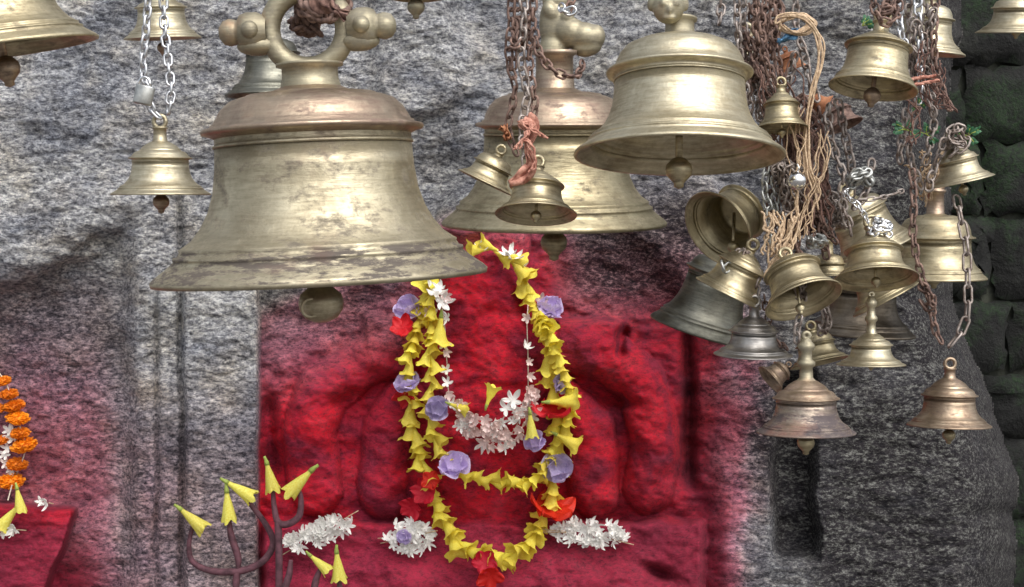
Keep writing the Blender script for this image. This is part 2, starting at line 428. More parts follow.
    left = (.16 * sst(255, 310, y) + .12 * sst(300, 560, y)) * (1 - sst(90, 150, x)) + .22 * sst(330, 520, y) * sst(120, 150, x) * (1 - sst(256, 258, x))
    left = left + .30 * sst(160, 0, np.hypot((x - 40) / 1.0, (y - 470) / 1.2)) + .5 * ped
    left = left + .6 * np.exp(-(((x - 60) / 60) ** 2 + ((y - 590) / 40) ** 2))
    pig = np.clip(pig + left, 0, 1)
    gr = .10 + .30 * sst(370, 480, y) * sst(120, 150, x) * (1 - sst(256, 259, x)) + .30 * sst(270, 330, y) * (1 - sst(100, 160, x)) + .45 * np.exp(-(((x - 452) / 34) ** 2 + ((y - 195) / 50) ** 2)) + .25 * und * (1 - sst(330, 420, y))  # regional tones; last term paints the shade under the undercut
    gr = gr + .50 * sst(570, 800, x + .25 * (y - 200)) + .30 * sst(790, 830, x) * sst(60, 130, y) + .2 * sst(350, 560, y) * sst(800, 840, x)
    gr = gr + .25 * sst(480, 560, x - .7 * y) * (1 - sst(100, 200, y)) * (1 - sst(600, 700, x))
    gr = gr + .85 * sst(515, 590, x) * (1 - sst(270, 350, y)) * sst(150, 240, y) * (1 - sst(680, 720, x))  # shaded area above the idol, painted as a dark tone
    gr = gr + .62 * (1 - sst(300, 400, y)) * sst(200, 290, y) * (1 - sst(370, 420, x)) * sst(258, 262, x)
    gr = gr + .6 * sl_ + .5 * np.exp(-((wx - 692) / 9) ** 2) * sst(315, 350, y) * (1 - sst(470, 500, y))  # recess shade painted into the slot and the crevice
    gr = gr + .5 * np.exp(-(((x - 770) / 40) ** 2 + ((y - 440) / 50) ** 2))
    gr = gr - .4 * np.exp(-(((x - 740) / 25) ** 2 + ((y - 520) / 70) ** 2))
    gr = gr + .8 * e  # shade painted on the boulder flank as it turns into the gap
    return H, lab, pig, np.clip(gr, 0, 1)

def axis(a, b, lo, hi, fine, coarse):
    return np.concatenate([np.arange(a, lo, coarse), np.arange(lo, hi, fine), np.arange(hi, b, coarse)])
gx_ = axis(-500, 1130, -40, 1060, 1.7, 9); gy_ = axis(-420, 1006, -30, 620, 1.7, 9)
X, Y = np.meshgrid(gx_, gy_)
Hh, LAB, PIG, GRIME_SHADE = relief(X, Y)
PNK = np.clip(.75 * sst(515, 535, Y + 8 * fbm(X, Y, 40, 40, 2, 201)) + .22 * (1 - sst(200, 260, X)) + .35 * sst(.1, .5, fbm(X, Y, 60, 60, 3, 202)) + .0 * Y, 0, .8)
D = DW - Hh
VX = (X - 512) * D / F; VY = D - DW; VZ = EYE + (293.5 - Y) * D / F
V = np.stack([VX, VY, VZ], -1)
dV0 = np.gradient(V, axis=0); dV1 = np.gradient(V, axis=1)
NN = np.cross(dV0, dV1); NN /= np.linalg.norm(NN, axis=-1, keepdims=True) + 1e-12
if NN[..., 1].mean() > 0: NN = -NN
def surf(px, py, lift=0.0):
    """point on the relief seen at px,py, lifted towards the camera"""
    j = int(np.clip(np.searchsorted(gx_, px), 0, len(gx_) - 1)); i = int(np.clip(np.searchsorted(gy_, py), 0, len(gy_) - 1))
    sl2 = Hh[max(0, i - 4):i + 5, max(0, j - 4):j + 5]
    return P(px, py, DW - float(sl2.max()) - lift)

def piece(name, mask, parent=None):
    fi, fj = np.nonzero(mask)
    W_ = X.shape[1]
    q = np.stack([fi * W_ + fj, (fi + 1) * W_ + fj, (fi + 1) * W_ + fj + 1, fi * W_ + fj + 1], -1)
    used, inv = np.unique(q.ravel(), return_inverse=True)
    me = bpy.data.meshes.new(name)
    v = V.reshape(-1, 3)[used]
    nf = len(q)
    me.vertices.add(len(used)); me.vertices.foreach_set('co', v.ravel().astype(np.float32))
    me.loops.add(nf * 4); me.loops.foreach_set('vertex_index', inv.astype(np.int32))
    me.polygons.add(nf); me.polygons.foreach_set('loop_start', np.arange(0, nf * 4, 4, dtype=np.int32))
    me.polygons.foreach_set('loop_total', np.full(nf, 4, dtype=np.int32)) if False else None
    me.update(calc_edges=True)
    for nm, arr in (('pigment', PIG), ('grime_shade', GRIME_SHADE), ('pinkness', PNK)):
        a = me.attributes.new(nm, 'FLOAT', 'POINT'); a.data.foreach_set('value', arr.ravel()[used].astype(np.float32))
    me.polygons.foreach_set('use_smooth', np.ones(nf, dtype=bool))
    me.normals_split_custom_set_from_vertices([tuple(t) for t in NN.reshape(-1, 3)[used]])
    me.materials.append(M['rock']); me.update()
    o = bpy.data.objects.new(name, me); COL.objects.link(o)
    if parent: o.parent = parent
    return o

FL = LAB[:-1, :-1]
tag(piece('rock_face', FL == -1), 'grey granite rock face carved into shallow niches and dusted with red powder', kind='structure')
idol = empty('stone_idol', (0, 0, 0))
tag(idol, 'seated stone deity relief covered in red powder behind the yellow garlands', 'idol')
for k, nm in enumerate([it[0] for it in IDOL]):
    if (FL == k).any(): piece(nm, FL == k, idol)
tag(piece('stone_pedestal', FL == 100), 'red powdered stone block at the left edge below the marigold garland', 'pedestal')

# ground
def ground_mat():
    m, n, l, bs = newmat('worn_paving')
    g = n.new('ShaderNodeNewGeometry').outputs['Position']
    f = noise(n, l, g, 3, 6, .6); br = n.new('ShaderNodeTexBrick'); l.new(g, br.inputs['Vector'])
    br.inputs['Scale'].default_value = 1.6; br.inputs['Mortar Size'].default_value = .012
    br.inputs['Color1'].default_value = (.17, .16, .15, 1); br.inputs['Color2'].default_value = (.13, .12, .115, 1); br.inputs['Mortar'].default_value = (.04, .04, .035, 1)
    c = mix(n, l, 1.0, br.outputs['Color'], ramp(n, l, f, [(.3, (.6, .6, .6)), (.7, (1.2, 1.15, 1.1))]), 'MULTIPLY')
    l.new(c, bs.inputs['Base Color']); bs.inputs['Roughness'].default_value = .85
    l.new(bump(n, l, f, .5, .01), bs.inputs['Normal'])
    return m
g = MB().add([(-60, -80, 0), (60, -80, 0), (60, 20, 0), (-60, 20, 0)], [(0, 1, 2, 3)]).build('ground', ground_mat(), smooth=False)
tag(g, 'worn stone paving below the rock', kind='structure')

# mossy block wall in the gap on the right, deep shade painted into its colour
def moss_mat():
    m, n, l, bs = newmat('shade_dark_mossy_stone')
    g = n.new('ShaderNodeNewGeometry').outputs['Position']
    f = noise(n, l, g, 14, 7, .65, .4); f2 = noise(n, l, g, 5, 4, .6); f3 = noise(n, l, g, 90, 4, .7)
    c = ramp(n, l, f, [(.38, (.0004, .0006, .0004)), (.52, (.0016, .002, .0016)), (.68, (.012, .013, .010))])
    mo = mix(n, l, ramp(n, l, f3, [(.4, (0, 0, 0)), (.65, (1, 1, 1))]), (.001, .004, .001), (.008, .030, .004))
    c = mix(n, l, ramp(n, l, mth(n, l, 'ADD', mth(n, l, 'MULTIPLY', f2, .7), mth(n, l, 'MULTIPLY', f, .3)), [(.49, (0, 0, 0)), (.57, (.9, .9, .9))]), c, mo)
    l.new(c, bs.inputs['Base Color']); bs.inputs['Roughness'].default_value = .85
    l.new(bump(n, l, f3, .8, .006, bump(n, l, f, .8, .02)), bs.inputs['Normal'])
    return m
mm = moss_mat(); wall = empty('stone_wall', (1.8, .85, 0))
tag(wall, 'mossy stone block wall coloured dark for the shade in the gap right of the rock', 'wall')
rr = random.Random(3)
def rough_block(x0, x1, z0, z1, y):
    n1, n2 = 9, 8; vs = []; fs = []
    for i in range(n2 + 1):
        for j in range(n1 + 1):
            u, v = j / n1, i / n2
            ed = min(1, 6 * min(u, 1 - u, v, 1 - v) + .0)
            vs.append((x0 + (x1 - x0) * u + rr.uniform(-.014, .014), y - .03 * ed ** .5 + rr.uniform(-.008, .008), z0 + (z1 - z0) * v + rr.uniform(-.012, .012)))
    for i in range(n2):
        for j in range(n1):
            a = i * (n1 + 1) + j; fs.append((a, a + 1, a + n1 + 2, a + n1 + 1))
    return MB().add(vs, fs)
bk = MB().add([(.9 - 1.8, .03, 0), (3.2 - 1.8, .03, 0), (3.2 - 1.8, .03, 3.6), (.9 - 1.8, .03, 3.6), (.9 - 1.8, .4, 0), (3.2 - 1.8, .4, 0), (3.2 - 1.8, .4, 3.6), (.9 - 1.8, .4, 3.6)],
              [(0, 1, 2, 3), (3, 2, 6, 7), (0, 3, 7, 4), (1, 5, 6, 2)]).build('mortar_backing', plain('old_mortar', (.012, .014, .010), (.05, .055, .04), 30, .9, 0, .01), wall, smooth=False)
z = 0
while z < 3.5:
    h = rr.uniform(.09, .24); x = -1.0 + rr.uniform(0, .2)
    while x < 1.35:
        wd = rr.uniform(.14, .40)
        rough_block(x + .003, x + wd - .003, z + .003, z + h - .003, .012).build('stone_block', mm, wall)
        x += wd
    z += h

# ------------------------------------------------------------------ BELLS
BG = 'brass bells hung in front of the rock'
def prof(ws, hs, hd, nr, thick=.05, tier=False):
    """outer then inner outline in units of rim radius"""
    fl = [(0, 1.0), (.03, 1.005), (.055, .985), (.12, .91), (.165, .868), (.172, .874), (.19, .872), (.197, .850), (.225, .835), (.24, .84), (.252, .822), (.30, .765), (.38, .712), (.48, .668), (.60, .636), (.75, .618), (.93, .61)]
    def rr_(q): return ws + (q - .61) * (1 - ws) / .39
    o = [(rr_(q), t * hs) for t, q in fl]
    w = ws; T = hs
    o += [(w * 1.0, T * .90), (w * 1.02, T * .905), (w * 1.02, T * .92), (w * 1.0, T * .925), (w * 1.0, T * .965), (w * 1.06, T * .985), (w * 1.125, T * .995), (w * 1.135, T + .012), (w * 1.12, T + .024), (w * 1.04, T + .036), (w * 1.035, T + .05), (w * 1.005, T + .056)]
    if tier:
        o += [(w * .97, T + hd * .26), (w * .90, T + hd * .38), (w * .76, T + hd * .47), (w * .735, T + hd * .50), (w * .735, T + hd * .55), (w * .70, T + hd * .57), (w * .62, T + hd * .72), (w * .50, T + hd * .84), (nr * 1.7, T + hd * .95), (nr * 1.3, T + hd), (nr * 1.08, T + hd + .03)]
    else:
        o += [(w * .985, T + hd * .35), (w * .93, T + hd * .58), (w * .84, T + hd * .78), (w * .74, T + hd * .87), (w * .68, T + hd * .90), (w * .66, T + hd * .94), (w * .5, T + hd * .99), (nr * 1.5, T + hd), (nr * 1.08, T + hd + .03)]
    inner = [(w * .90 - thick * 1.0, T + hd * .22), (w - thick, T), (w - thick, T * .93)]
    for t, q in reversed(fl[3:16]):
        inner.append((rr_(q) - thick, t * hs))
    inner += [(.955, .035), (.975, .004)]
    return o, inner
def bell(x, y, d, r, pitch=0, roll=0, ws=.6, hs=.82, hd=.3, nr=.15, nh=.15, mat='brass', crown='ring', clap=(.2, .16), ctilt=(0, 0), label='', crown_mat=None, dome_mat=None, clap_mat=None, seg=56, tier=False):
    s = r * d / F
    root = empty('temple_bell', P(x, y, d), (R(-pitch), R(roll), R(0)))
    tag(root, label, 'bell', BG)
    o, inn = prof(ws, hs, hd, nr, tier=tier)
    full = [(0.0001, hs + hd * .35)] + inn + o
    if dome_mat:
        k = next(i for i, (a, b) in enumerate(o) if b >= hs * .985)
        MB().lathe([(a * s, b * s) for a, b in ([(0.0001, hs + hd * .35)] + inn + o[:k])], seg).build('bell_body', M[mat], root)
        MB().lathe([(a * s, b * s) for a, b in o[k - 1:]], seg).build('bell_shoulder', M[dome_mat], root)
    else:
        MB().lathe([(a * s, b * s) for a, b in full], seg).build('bell_body', M[mat], root)
    T = hs + hd; cm = M[crown_mat or mat]
    mb = MB()
    def L(pr, **k): mb.lathe([(a * s, b * s) for a, b in pr], 24, **k)
    if crown == 'baluster':
        L([(nr * 1.5, T - .02), (nr, T + .05), (nr * .9, T + nh * .3), (nr * 1.3, T + nh * .36), (nr * 1.3, T + nh * .44), (nr * .85, T + nh * .5), (nr * .8, T + nh * .7), (nr * 1.2, T + nh * .76), (nr * 1.2, T + nh * .86), (nr * .8, T + nh * .92), (nr * .6, T + nh), (.001, T + nh * 1.02)])
    else:
        L([(nr * 1.5, T - .01), (nr * 1.08, T + .03), (nr, T + nh * .5), (nr, T + nh * .85), (nr * 1.2, T + nh * .9), (nr * 1.2, T + nh), (.001, T + nh + .01)])
    mb.build('bell_neck', cm, root)
    top = T + nh
    if crown in ('ring', 'bigring', 'animal', 'baluster'):
        mb = MB()
        rr_, tr = {'ring': (.13, .045), 'bigring': (.225, .062), 'animal': (.10, .05), 'baluster': (.06, .03)}[crown]
        if crown in ('ring', 'baluster'): rr_, tr = nr * (.95 if crown == 'ring' else .45), nr * .34
        cz = top + rr_ * .9
        pts = [(math.cos(a) * rr_ * s, 0, (cz + math.sin(a) * rr_) * s) for a in [2 * math.pi * k / 28 for k in range(28)]]
        mb.tube(pts, tr * s, 12, closed=True)
        mb.build('hanging_ring', cm, root)
        if crown == 'bigring':
            for sx in (-1, 1):
                K = Matrix.Rotation(R(90 * sx), 4, 'Y')
                K = Matrix.Translation((0, .0, cz * s)) @ K
                kb = MB().lathe([(a * s, b * s) for a, b in [(.085, .24), (.10, .27), (.115, .30), (.115, .36), (.10, .40), (.07, .415), (.075, .43), (.082, .46), (.07, .50), (.035, .525), (.001, .53)]], 24, K)
                kb.ball((sx * .33 * s, -.09 * s, (cz + .0) * s), .055 * s)
                kb.ball((sx * .30 * s, .0, (cz - .085) * s), .085 * s, sc_=(1.5, 1, .7))
                kb.build('side_knob', cm, root)
    if clap:
        ln, cr = clap[:2]
        cc = empty('clapper', (0, 0, hs * .72 * s), (R(-ctilt[0]), R(ctilt[1]), 0)); cc.parent = root
        cmat = M[clap_mat or ('bronze' if mat == 'bronze' else 'dull')]
        e = hs * .72 + ln
        MB().tube([(0, 0, .1 * s), (0, 0, -.5 * e * s), (0, 0, -(e - cr * .3) * s)], cr * .28 * s, 10).build('clapper_rod', cmat, cc)
        MB().lathe([(a * s, -b * s) for a, b in [(.001, e - cr * 1.0), (cr * .5, e - cr * .95), (cr * .92, e - cr * .5), (cr, e - .1 * cr), (cr * .9, e + cr * .3), (cr * .5, e + cr * .72), (cr * .36, e + cr * .9), (cr * .36, e + cr * 1.15), (.001, e + cr * 1.3)]][::-1], 20).build('clapper_ball', cmat, cc)
    return root

bell(3, 51, 1.7, 94, -8, -9, ws=.58, hs=.85, hd=.3, mat='brass', clap=(.20, .145), clap_mat='bronze', label='large brass bell cut off by the top left corner of the frame')
bell(163, 39, 2.5, 38, -8, -2, ws=.60, hs=.80, mat='bright', clap=(.25, .17), clap_mat='bronze', tier=True, label='brass bell behind the two silver chains near the top left')
bell(161, 195, 2.2, 49, -4, 0, ws=.56, hs=.74, hd=.34, nr=.13, nh=.30, mat='bright', clap=(.16, .17), clap_mat='bronze', crown='ring', tier=True, label='small brass bell hanging alone from two silver chains on the left')
bigb = bell(321, 279, 1.9, 166, -3.5, -2.6, ws=.585, hs=.885, hd=.235, nr=.168, nh=.17, mat='big', dome_mat='dome', crown='bigring', crown_mat='cast', clap=None, seg=128, label='largest bell with a stained brass body, reddish shoulder and ring with side knobs')
bell(272, 97, 2.5, 46, -3, 0, ws=.55, hs=.95, mat='darkbell', clap=(.2, .16), crown='ring', label='dull dark bell half hidden behind the ring of the largest bell')
bell(554, 225, 2.4, 112, -7, 0, ws=.62, hs=.88, hd=.30, nr=.165, nh=.36, mat='dull', dome_mat='dome', crown='none', crown_mat='dome', clap=(.17, .12), seg=96, label='second largest bell, behind two small bells and a rusty chain bundle')
bell(485, 183, 2.08, 30, -2, 26, ws=.62, hs=.60, hd=.35, mat='brass', clap=None, label='small tilted bell beside the pink rag, upper of the pair')
bell(536, 215, 2.0, 41, 13, 2, ws=.60, hs=.72, hd=.36, mat='brass', clap=(.04, .14), tier=True, label='small bell hanging right below the faded pink rag, mouth visible')
bell(679, 157, 1.9, 105, 5.5, 1, ws=.62, hs=.80, hd=.33, nr=.14, nh=.22, mat='bright', crown='none', crown_mat='cast', clap=(.14, .13), clap_mat='brass', seg=96, label='large shiny pale brass bell hanging above and right of the red idol')
bell(782, 129, 2.0, 26, 7, 0, ws=.62, hs=.95, hd=.45, nr=.18, nh=.3, mat='dull', clap=(.15, .16), tier=True, label='little olive bell among the rusty chains right of the shiny bell')
bell(873, 89, 2.0, 44, 6, 9, ws=.68, hs=.98, hd=.32, nr=.17, nh=.3, mat='brass', clap=(.18, .2), clap_mat='bronze', tier=True, label='tapered bell hanging below a rusty chain knot at the upper right')
bell(924, 54, 2.35, 40, -7, 5, ws=.58, hs=.86, hd=.35, mat='bright', clap=(.1, .15), label='pale bell behind the grey chain bundle at the upper right')
bell(1016, 33, 2.6, 39, -10, 0, ws=.58, hs=.62, hd=.45, mat='bright', clap=(.0, .12), tier=True, label='brass bell in the top right corner before the mossy wall')
bell(962, 182, 2.15, 32, -3, -13, ws=.58, hs=.70, hd=.40, nr=.16, nh=.2, mat='bright', clap=(.25, .15), tier=True, label='small shiny bell under green leaves with a chain below its clapper')
bell(934, 279, 2.3, 51, -4, 0, ws=.68, hs=.80, hd=.45, nr=.16, nh=.5, mat='brass', crown_mat='dome', clap=(.0, .15), label='squat barrel shaped bell at the right behind two thin chains')
bell(949, 426, 2.1, 41, 0, 1, ws=.60, hs=.74, hd=.42, nr=.13, nh=.25, mat='bronze', crown='ring', clap=(.24, .16), clap_mat='dull', tier=True, label='reddish bronze bell hanging lowest on the right from two thin chains')
bell(806, 433, 1.9, 49, -1, 0, ws=.60, hs=.70, hd=.38, nr=.14, nh=.85, mat='purplegrey', dome_mat='bronze', crown_mat='cast', crown='baluster', clap=(.22, .18), clap_mat='dull', tier=True, label='tarnished purplish bell at the very bottom of the cluster')
bell(717, 229, 2.05, 41, 33, 56, ws=.66, hs=.95, hd=.25, mat='dull', clap=(.15, .15), ctilt=(0, -46), label='bell tipped on its side with its open mouth facing the camera')
bell(728, 294, 2.0, 36, -6, 26, ws=.64, hs=.85, hd=.40, mat='brass', clap=None, tier=True, label='leaning brass bell directly below the bell with the open mouth')
bell(701, 332, 2.35, 53, -7, 17, ws=.58, hs=1.15, hd=.30, mat='darkbell', clap=None, label='dark grey green bell with a wide rim, leftmost of the cluster')
bell(753, 355, 1.98, 39, -5, 1, ws=.56, hs=.62, hd=.36, nr=.13, nh=.3, mat='grey', clap=None, tier=True, label='silver grey bell left of the tarnished lowest bell')
bell(804, 301, 1.92, 40, 27, -16, ws=.66, hs=.88, hd=.25, mat='brass', clap=(.28, .13), ctilt=(10, 12), label='forward tilted bell at the centre of the cluster showing its clapper')
bell(828, 276, 2.12, 24, 0, 0, ws=.64, hs=.50, hd=.40, nr=.2, nh=.6, mat='brass', clap=None, label='little bell dome peeping out behind the two open mouthed cluster bells')
bell(877, 253, 2.18, 42, 0, -26, ws=.66, hs=1.05, hd=.35, mat='bright', clap=None, label='leaning pale bell behind the bell with the silver knot')
bell(876, 280, 1.98, 42, 17, 0, ws=.62, hs=.72, hd=.36, nr=.16, nh=.25, mat='brass', clap=(.05, .12), tier=True, label='wide bell with a knot of silver chain on its crown')
bell(886, 300, 2.15, 36, 4, -28, ws=.6, hs=.8, mat='dull', clap=None, label='bell whose rim shows just under the bell with the silver knot')
bell(871, 365, 2.0, 34, -1, 0, ws=.56, hs=.58, hd=.34, nr=.14, nh=1.1, mat='bright', crown='baluster', clap=(.04, .1), tier=True, label='pale bell hanging from a tall turned neck in the cluster')
bell(820, 363, 2.1, 30, 10, -12, ws=.60, hs=.65, hd=.35, mat='dull', clap=None, label='small olive bell between the lowest bell and the tall necked bell')
bell(860, 334, 2.4, 54, -4, 3, ws=.60, hs=.85, mat='brownbell', clap=None, label='large dark bell at the back of the cluster behind the tall neck')
bell(770, 380, 2.08, 17, 10, 52, ws=.6, hs=.9, mat='bronze', clap=None, seg=32, label='tiny brown bell on its side left of the lowest bell')
bell(416, -3, 2.4, 30, -1, 0, ws=.6, hs=.8, mat='dull', clap=(.36, .3), clap_mat='cast', label='bell above the frame showing only its clapper at the top edge')
bell(845, 126, 2.25, 19, 12, -20, ws=.62, hs=.85, mat='rustchain', clap=None, seg=32, label='dark rusty bell below the tapered bell at the upper right')
bell(826, 108, 2.18, 14, 5, -60, ws=.62, hs=.9, mat='rustorange', clap=None, seg=32, label='small orange rusted bell beside the hanging jute rope')
bell(792, 70, 2.18, 15, -5, -20, ws=.7, hs=.9, mat='rustorange', clap=None, seg=32, label='small orange rusted bell under the blue cloth scrap')
bell(738, 75, 2.3, 24, 0, 10, ws=.6, hs=.8, nr=.3, nh=.5, mat='cast', clap=None, seg=32, label='dull bell hidden in the chains behind the shiny pale bell')

# clapper of the big bell: a hollow ball tilted to the viewer
sB = 166 * 1.9 / F
cl = empty('clapper', (0, 0, .45 * sB), (R(6), R(1.5), 0)); cl.parent = bigb
MB().tube([(0, 0, .2 * sB), (0, 0, -.52 * sB)], .03 * sB, 10).build('clapper_rod', M['dull'], cl)
mb = MB(); mb.lathe([(.001, -.72 * sB), (.05 * sB, -.715 * sB), (.1 * sB, -.69 * sB), (.132 * sB, -.64 * sB), (.138 * sB, -.595 * sB), (.125 * sB, -.55 * sB), (.08 * sB, -.51 * sB), (.02 * sB, -.5 * sB)], 28)
mb.lathe([(.045 * sB, -.004 * sB), (.055 * sB, .004 * sB), (.065 * sB, .0), (.06 * sB, -.01 * sB)], 20, Matrix.Translation((-.045 * sB, -.125 * sB, -.61 * sB)) @ Matrix.Rotation(R(90), 4, 'X') @ Matrix.Rotation(R(18), 4, 'Y'))
mb.build('clapper_ball', M['bright'], cl)

# animal head crown on the second bell
b2 = empty('bell_crown', P(553, 66, 2.4)); tag(b2, 'cast animal head handle on top of the second largest bell', 'bell handle')
q = 2.4 / F
def lumps(parent, name, mat, items):
    mb = MB()
    for (dx, dz, dy, rx, ry, rz, rot) in items:
        mb.ball((dx * q, dy * q, dz * q), q, 18, 12, (rx, ry, rz), Matrix.Rotation(R(rot), 4, 'Y'))
    o = mb.build(name, mat, parent)
    rm = o.modifiers.new('fuse', 'REMESH'); rm.mode = 'VOXEL'; rm.voxel_size = 1.4 * q; rm.use_smooth_shade = True
    sm_ = o.modifiers.new('soften', 'SMOOTH'); sm_.iterations = 4
    return o
lumps(b2, 'animal_head', M['cast'], [(0, 14, 0, 15, 14, 22, 8), (2, 42, 0, 16, 14, 30, 0), (18, 32, -6, 20, 14, 15, 28), (32, 28, -8, 19, 14, 14, 14), (42, 28, -9, 10, 10, 12, 0), (34, 17, -8, 15, 10, 9, -12), (14, 46, -12, 7, 6, 7, 0), (4, 66, 0, 15, 12, 18, 0), (-2, 52, -8, 8, 8, 12, -30)])
MB().tube([Vector((-12 * q, 0, -4 * q)), Vector((0, 0, 2 * q)), Vector((14 * q, 0, -4 * q))], 13 * q, 14).build('collar', M['dome'], b2)
# face on the crown of the shiny bell
q = 1.9 / F
b3 = empty('bell_crown', P(668, 18, 1.9)); tag(b3, 'small cast face ornament topping the large shiny pale bell', 'bell handle')
lumps(b3, 'cast_face', M['cast'], [(0, 10, -4, 16, 13, 17, 0), (-6, 12, -14, 4, 4, 4, 0), (6, 12, -14, 4, 4, 4, 0), (0, 6, -15, 3, 4, 6, 0), (0, -2, -12, 7, 5, 3, 0), (-14, 18, 0, 6, 6, 12, 20), (14, 18, 0, 6, 6, 12, -20), (0, 30, 0, 14, 10, 12, 0)])

# ------------------------------------------------------------------ CHAINS
def link(mb, c, t, side, L, Wd, rad):
    n = 14; pts = []
    for k in range(n):
        a = 2 * math.pi * k / n
        u = math.cos(a); v = math.sin(a)
        pts.append(c + t * (u * Wd * .5 + (L - Wd) * .5 * (1 if u > 0.01 else -1 if u < -.01 else 0)) + side * (v * Wd * .5))
    mb.tube(pts, rad, 6, closed=True)
def chain(name_pts, mat, label, L=13, Wd=8, rad=1.35, name='hanging_chain', jit=.25, group=None, d=None):
    pts = [P(*p) for p in name_pts] if len(name_pts[0]) == 3 else [P(p[0], p[1], d) for p in name_pts]
    dd = (name_pts[0][2] if len(name_pts[0]) == 3 else d); q = dd / F
    L *= q; Wd *= q; rad *= q
    rs = resample(pts, L - 2.3 * rad); mb = MB(); rr = random.Random(hash(label) % 1000 if False else len(label) * 7 + len(rs))
    a0 = rr.uniform(0, 3)
    o0 = rs[0]
    for k in range(len(rs) - 1):
        t = (rs[k + 1] - rs[k]); 
        if t.length < 1e-7: continue
        t.normalize(); c = (rs[k] + rs[k + 1]) / 2
        t = (t + Vector((rr.uniform(-1, 1), rr.uniform(-1, 1), rr.uniform(-1, 1))) * jit * .4).normalized()
        a = t.orthogonal().normalized(); b = t.cross(a)
        an = a0 + (k % 2) * math.pi / 2 + rr.uniform(-jit, jit)
        link(mb, c - o0, t, a * math.cos(an) + b * math.sin(an), L, Wd, rad)
    o = mb.build(name, M[mat], None, o0)
    return tag(o, label, 'chain', group)
def tangle(cx, cy, d, rx, ry, rd, n, seed):
    rr = random.Random(seed); pts = []; 
    for k in range(n):
        a = k * 2.1 + rr.uniform(-.6, .6); rad = rr.uniform(.35, 1)
        pts.append((cx + rx * rad * math.cos(a), cy + ry * rad * math.sin(a * 1.3 + 1), d + rd * rr.uniform(-1, 1)))
    return pts

chain([(149, -40), (147, 20), (143, 60), (146, 92), (153, 112), (160, 118)], 'steel', 'left silver chain of the small bell, passing through the padlock', d=2.18, L=13, Wd=7.5, rad=1.5)
chain([(163, -40), (164, 20), (168, 60), (171, 90), (168, 112), (162, 119)], 'steel', 'right silver chain of the small left bell', d=2.2, L=13, Wd=7.5, rad=1.5)
chain([(166, -60), (164, -20), (163, 0)], 'rustgrey', 'short chain above the bell behind the silver chains', d=2.5)
# padlock
pl = empty('padlock', P(144, 95, 2.15)); tag(pl, 'small steel padlock locked on the left silver chain', 'padlock'); q = 2.15 / F
mb = MB(); prf = [(.001, -9), (8.6, -9), (9.6, -8.2), (9.8, -7.6), (9.8, 7.6), (9.6, 8.2), (8.6, 9), (.001, 9)]
mb.lathe([(a * q, b * q) for a, b in prf], 24, Matrix.Rotation(R(12), 4, 'Y') @ Matrix.Diagonal((1, .6, 1.05, 1))).build('lock_body', M['lockmetal'], pl)
MB().tube([Vector((x_ * q, 0, z_ * q)) for x_, z_ in [(-5, 6), (-5, 13), (-3, 17), (1, 18), (5, 16), (6, 12), (6, 6)]], 1.6 * q, 8).build('shackle', M['silver'], pl)

# big ring: mass of rusty chain
chain([(300, -45, 1.9), (303, -10, 1.86), (318, 14, 1.84), (345, 5, 1.88), (336, -30, 1.9)], 'rustchain', 'rusty chain threaded through the ring of the largest bell', L=19, Wd=13, rad=2.9)
chain(tangle(318, 2, 1.9, 34, 24, .035, 16, 4), 'rustchain', 'tangled rusty chain filling the ring of the largest bell', L=15, Wd=10, rad=2.4)
chain(tangle(304, 24, 1.93, 17, 18, .03, 12, 8), 'rustchain', 'dark rusty chain wad at the left inside the big ring', L=14, Wd=10, rad=2.4)
# bundle left of second bell
RB = 'rusty chains bundled left of the animal head handle'
for k, (pts, dd, lb) in enumerate([
    ([(512, -40), (511, 20), (509, 60), (515, 90), (508, 130), (520, 160)], 2.08, 'leftmost rusty chain of the bundle, reaching down to the pink rag'),
    ([(522, -40), (524, 20), (521, 60), (527, 95), (522, 130), (528, 175)], 2.05, 'middle rusty chain of the bundle above the pink rag'),
    ([(534, -40), (533, 20), (529, 65), (535, 105), (529, 140)], 2.08, 'rightmost rusty chain of the bundle beside the animal head'),
    ([(517, -40), (518, 25), (514, 55), (512, 75)], 2.12, 'short rusty chain at the back of the bundle'),
]): chain(pts, 'rustchain' if k != 1 else 'rustgrey', lb, d=dd, group=RB, jit=.4)
chain(tangle(520, 30, 2.07, 14, 38, .03, 12, 21), 'rustchain', 'knotted rusty chain wound around the bundle by the animal head', jit=.5)
chain([(534, 30, 2.3), (540, 55, 2.29), (556, 72, 2.28), (576, 76, 2.3), (584, 60, 2.34)], 'rustchain', 'rusty chain looped round the neck of the second largest bell', L=12)
chain([(560, 6, 2.3), (568, 12, 2.28), (578, 8, 2.28)], 'silver', 'short bright chain piece by the animal head', L=11)
chain([(575, -20, 2.35), (572, 0, 2.33), (566, 14, 2.33)], 'rustchain', 'rusty chain coming down right of the animal head handle')
# rusty connection to the upper right bell
chain(tangle(888, 8, 2.0, 14, 12, .02, 12, 33), 'rustchain', 'dark red rusty chain knot on top of the tapered bell', jit=.5)
chain([(872, -10, 2.0), (876, 12, 1.98), (886, 24, 1.98), (897, 14, 1.99), (900, -12, 2.0)], 'rustchain', 'rusty chain loop holding the tapered bell at the upper right')
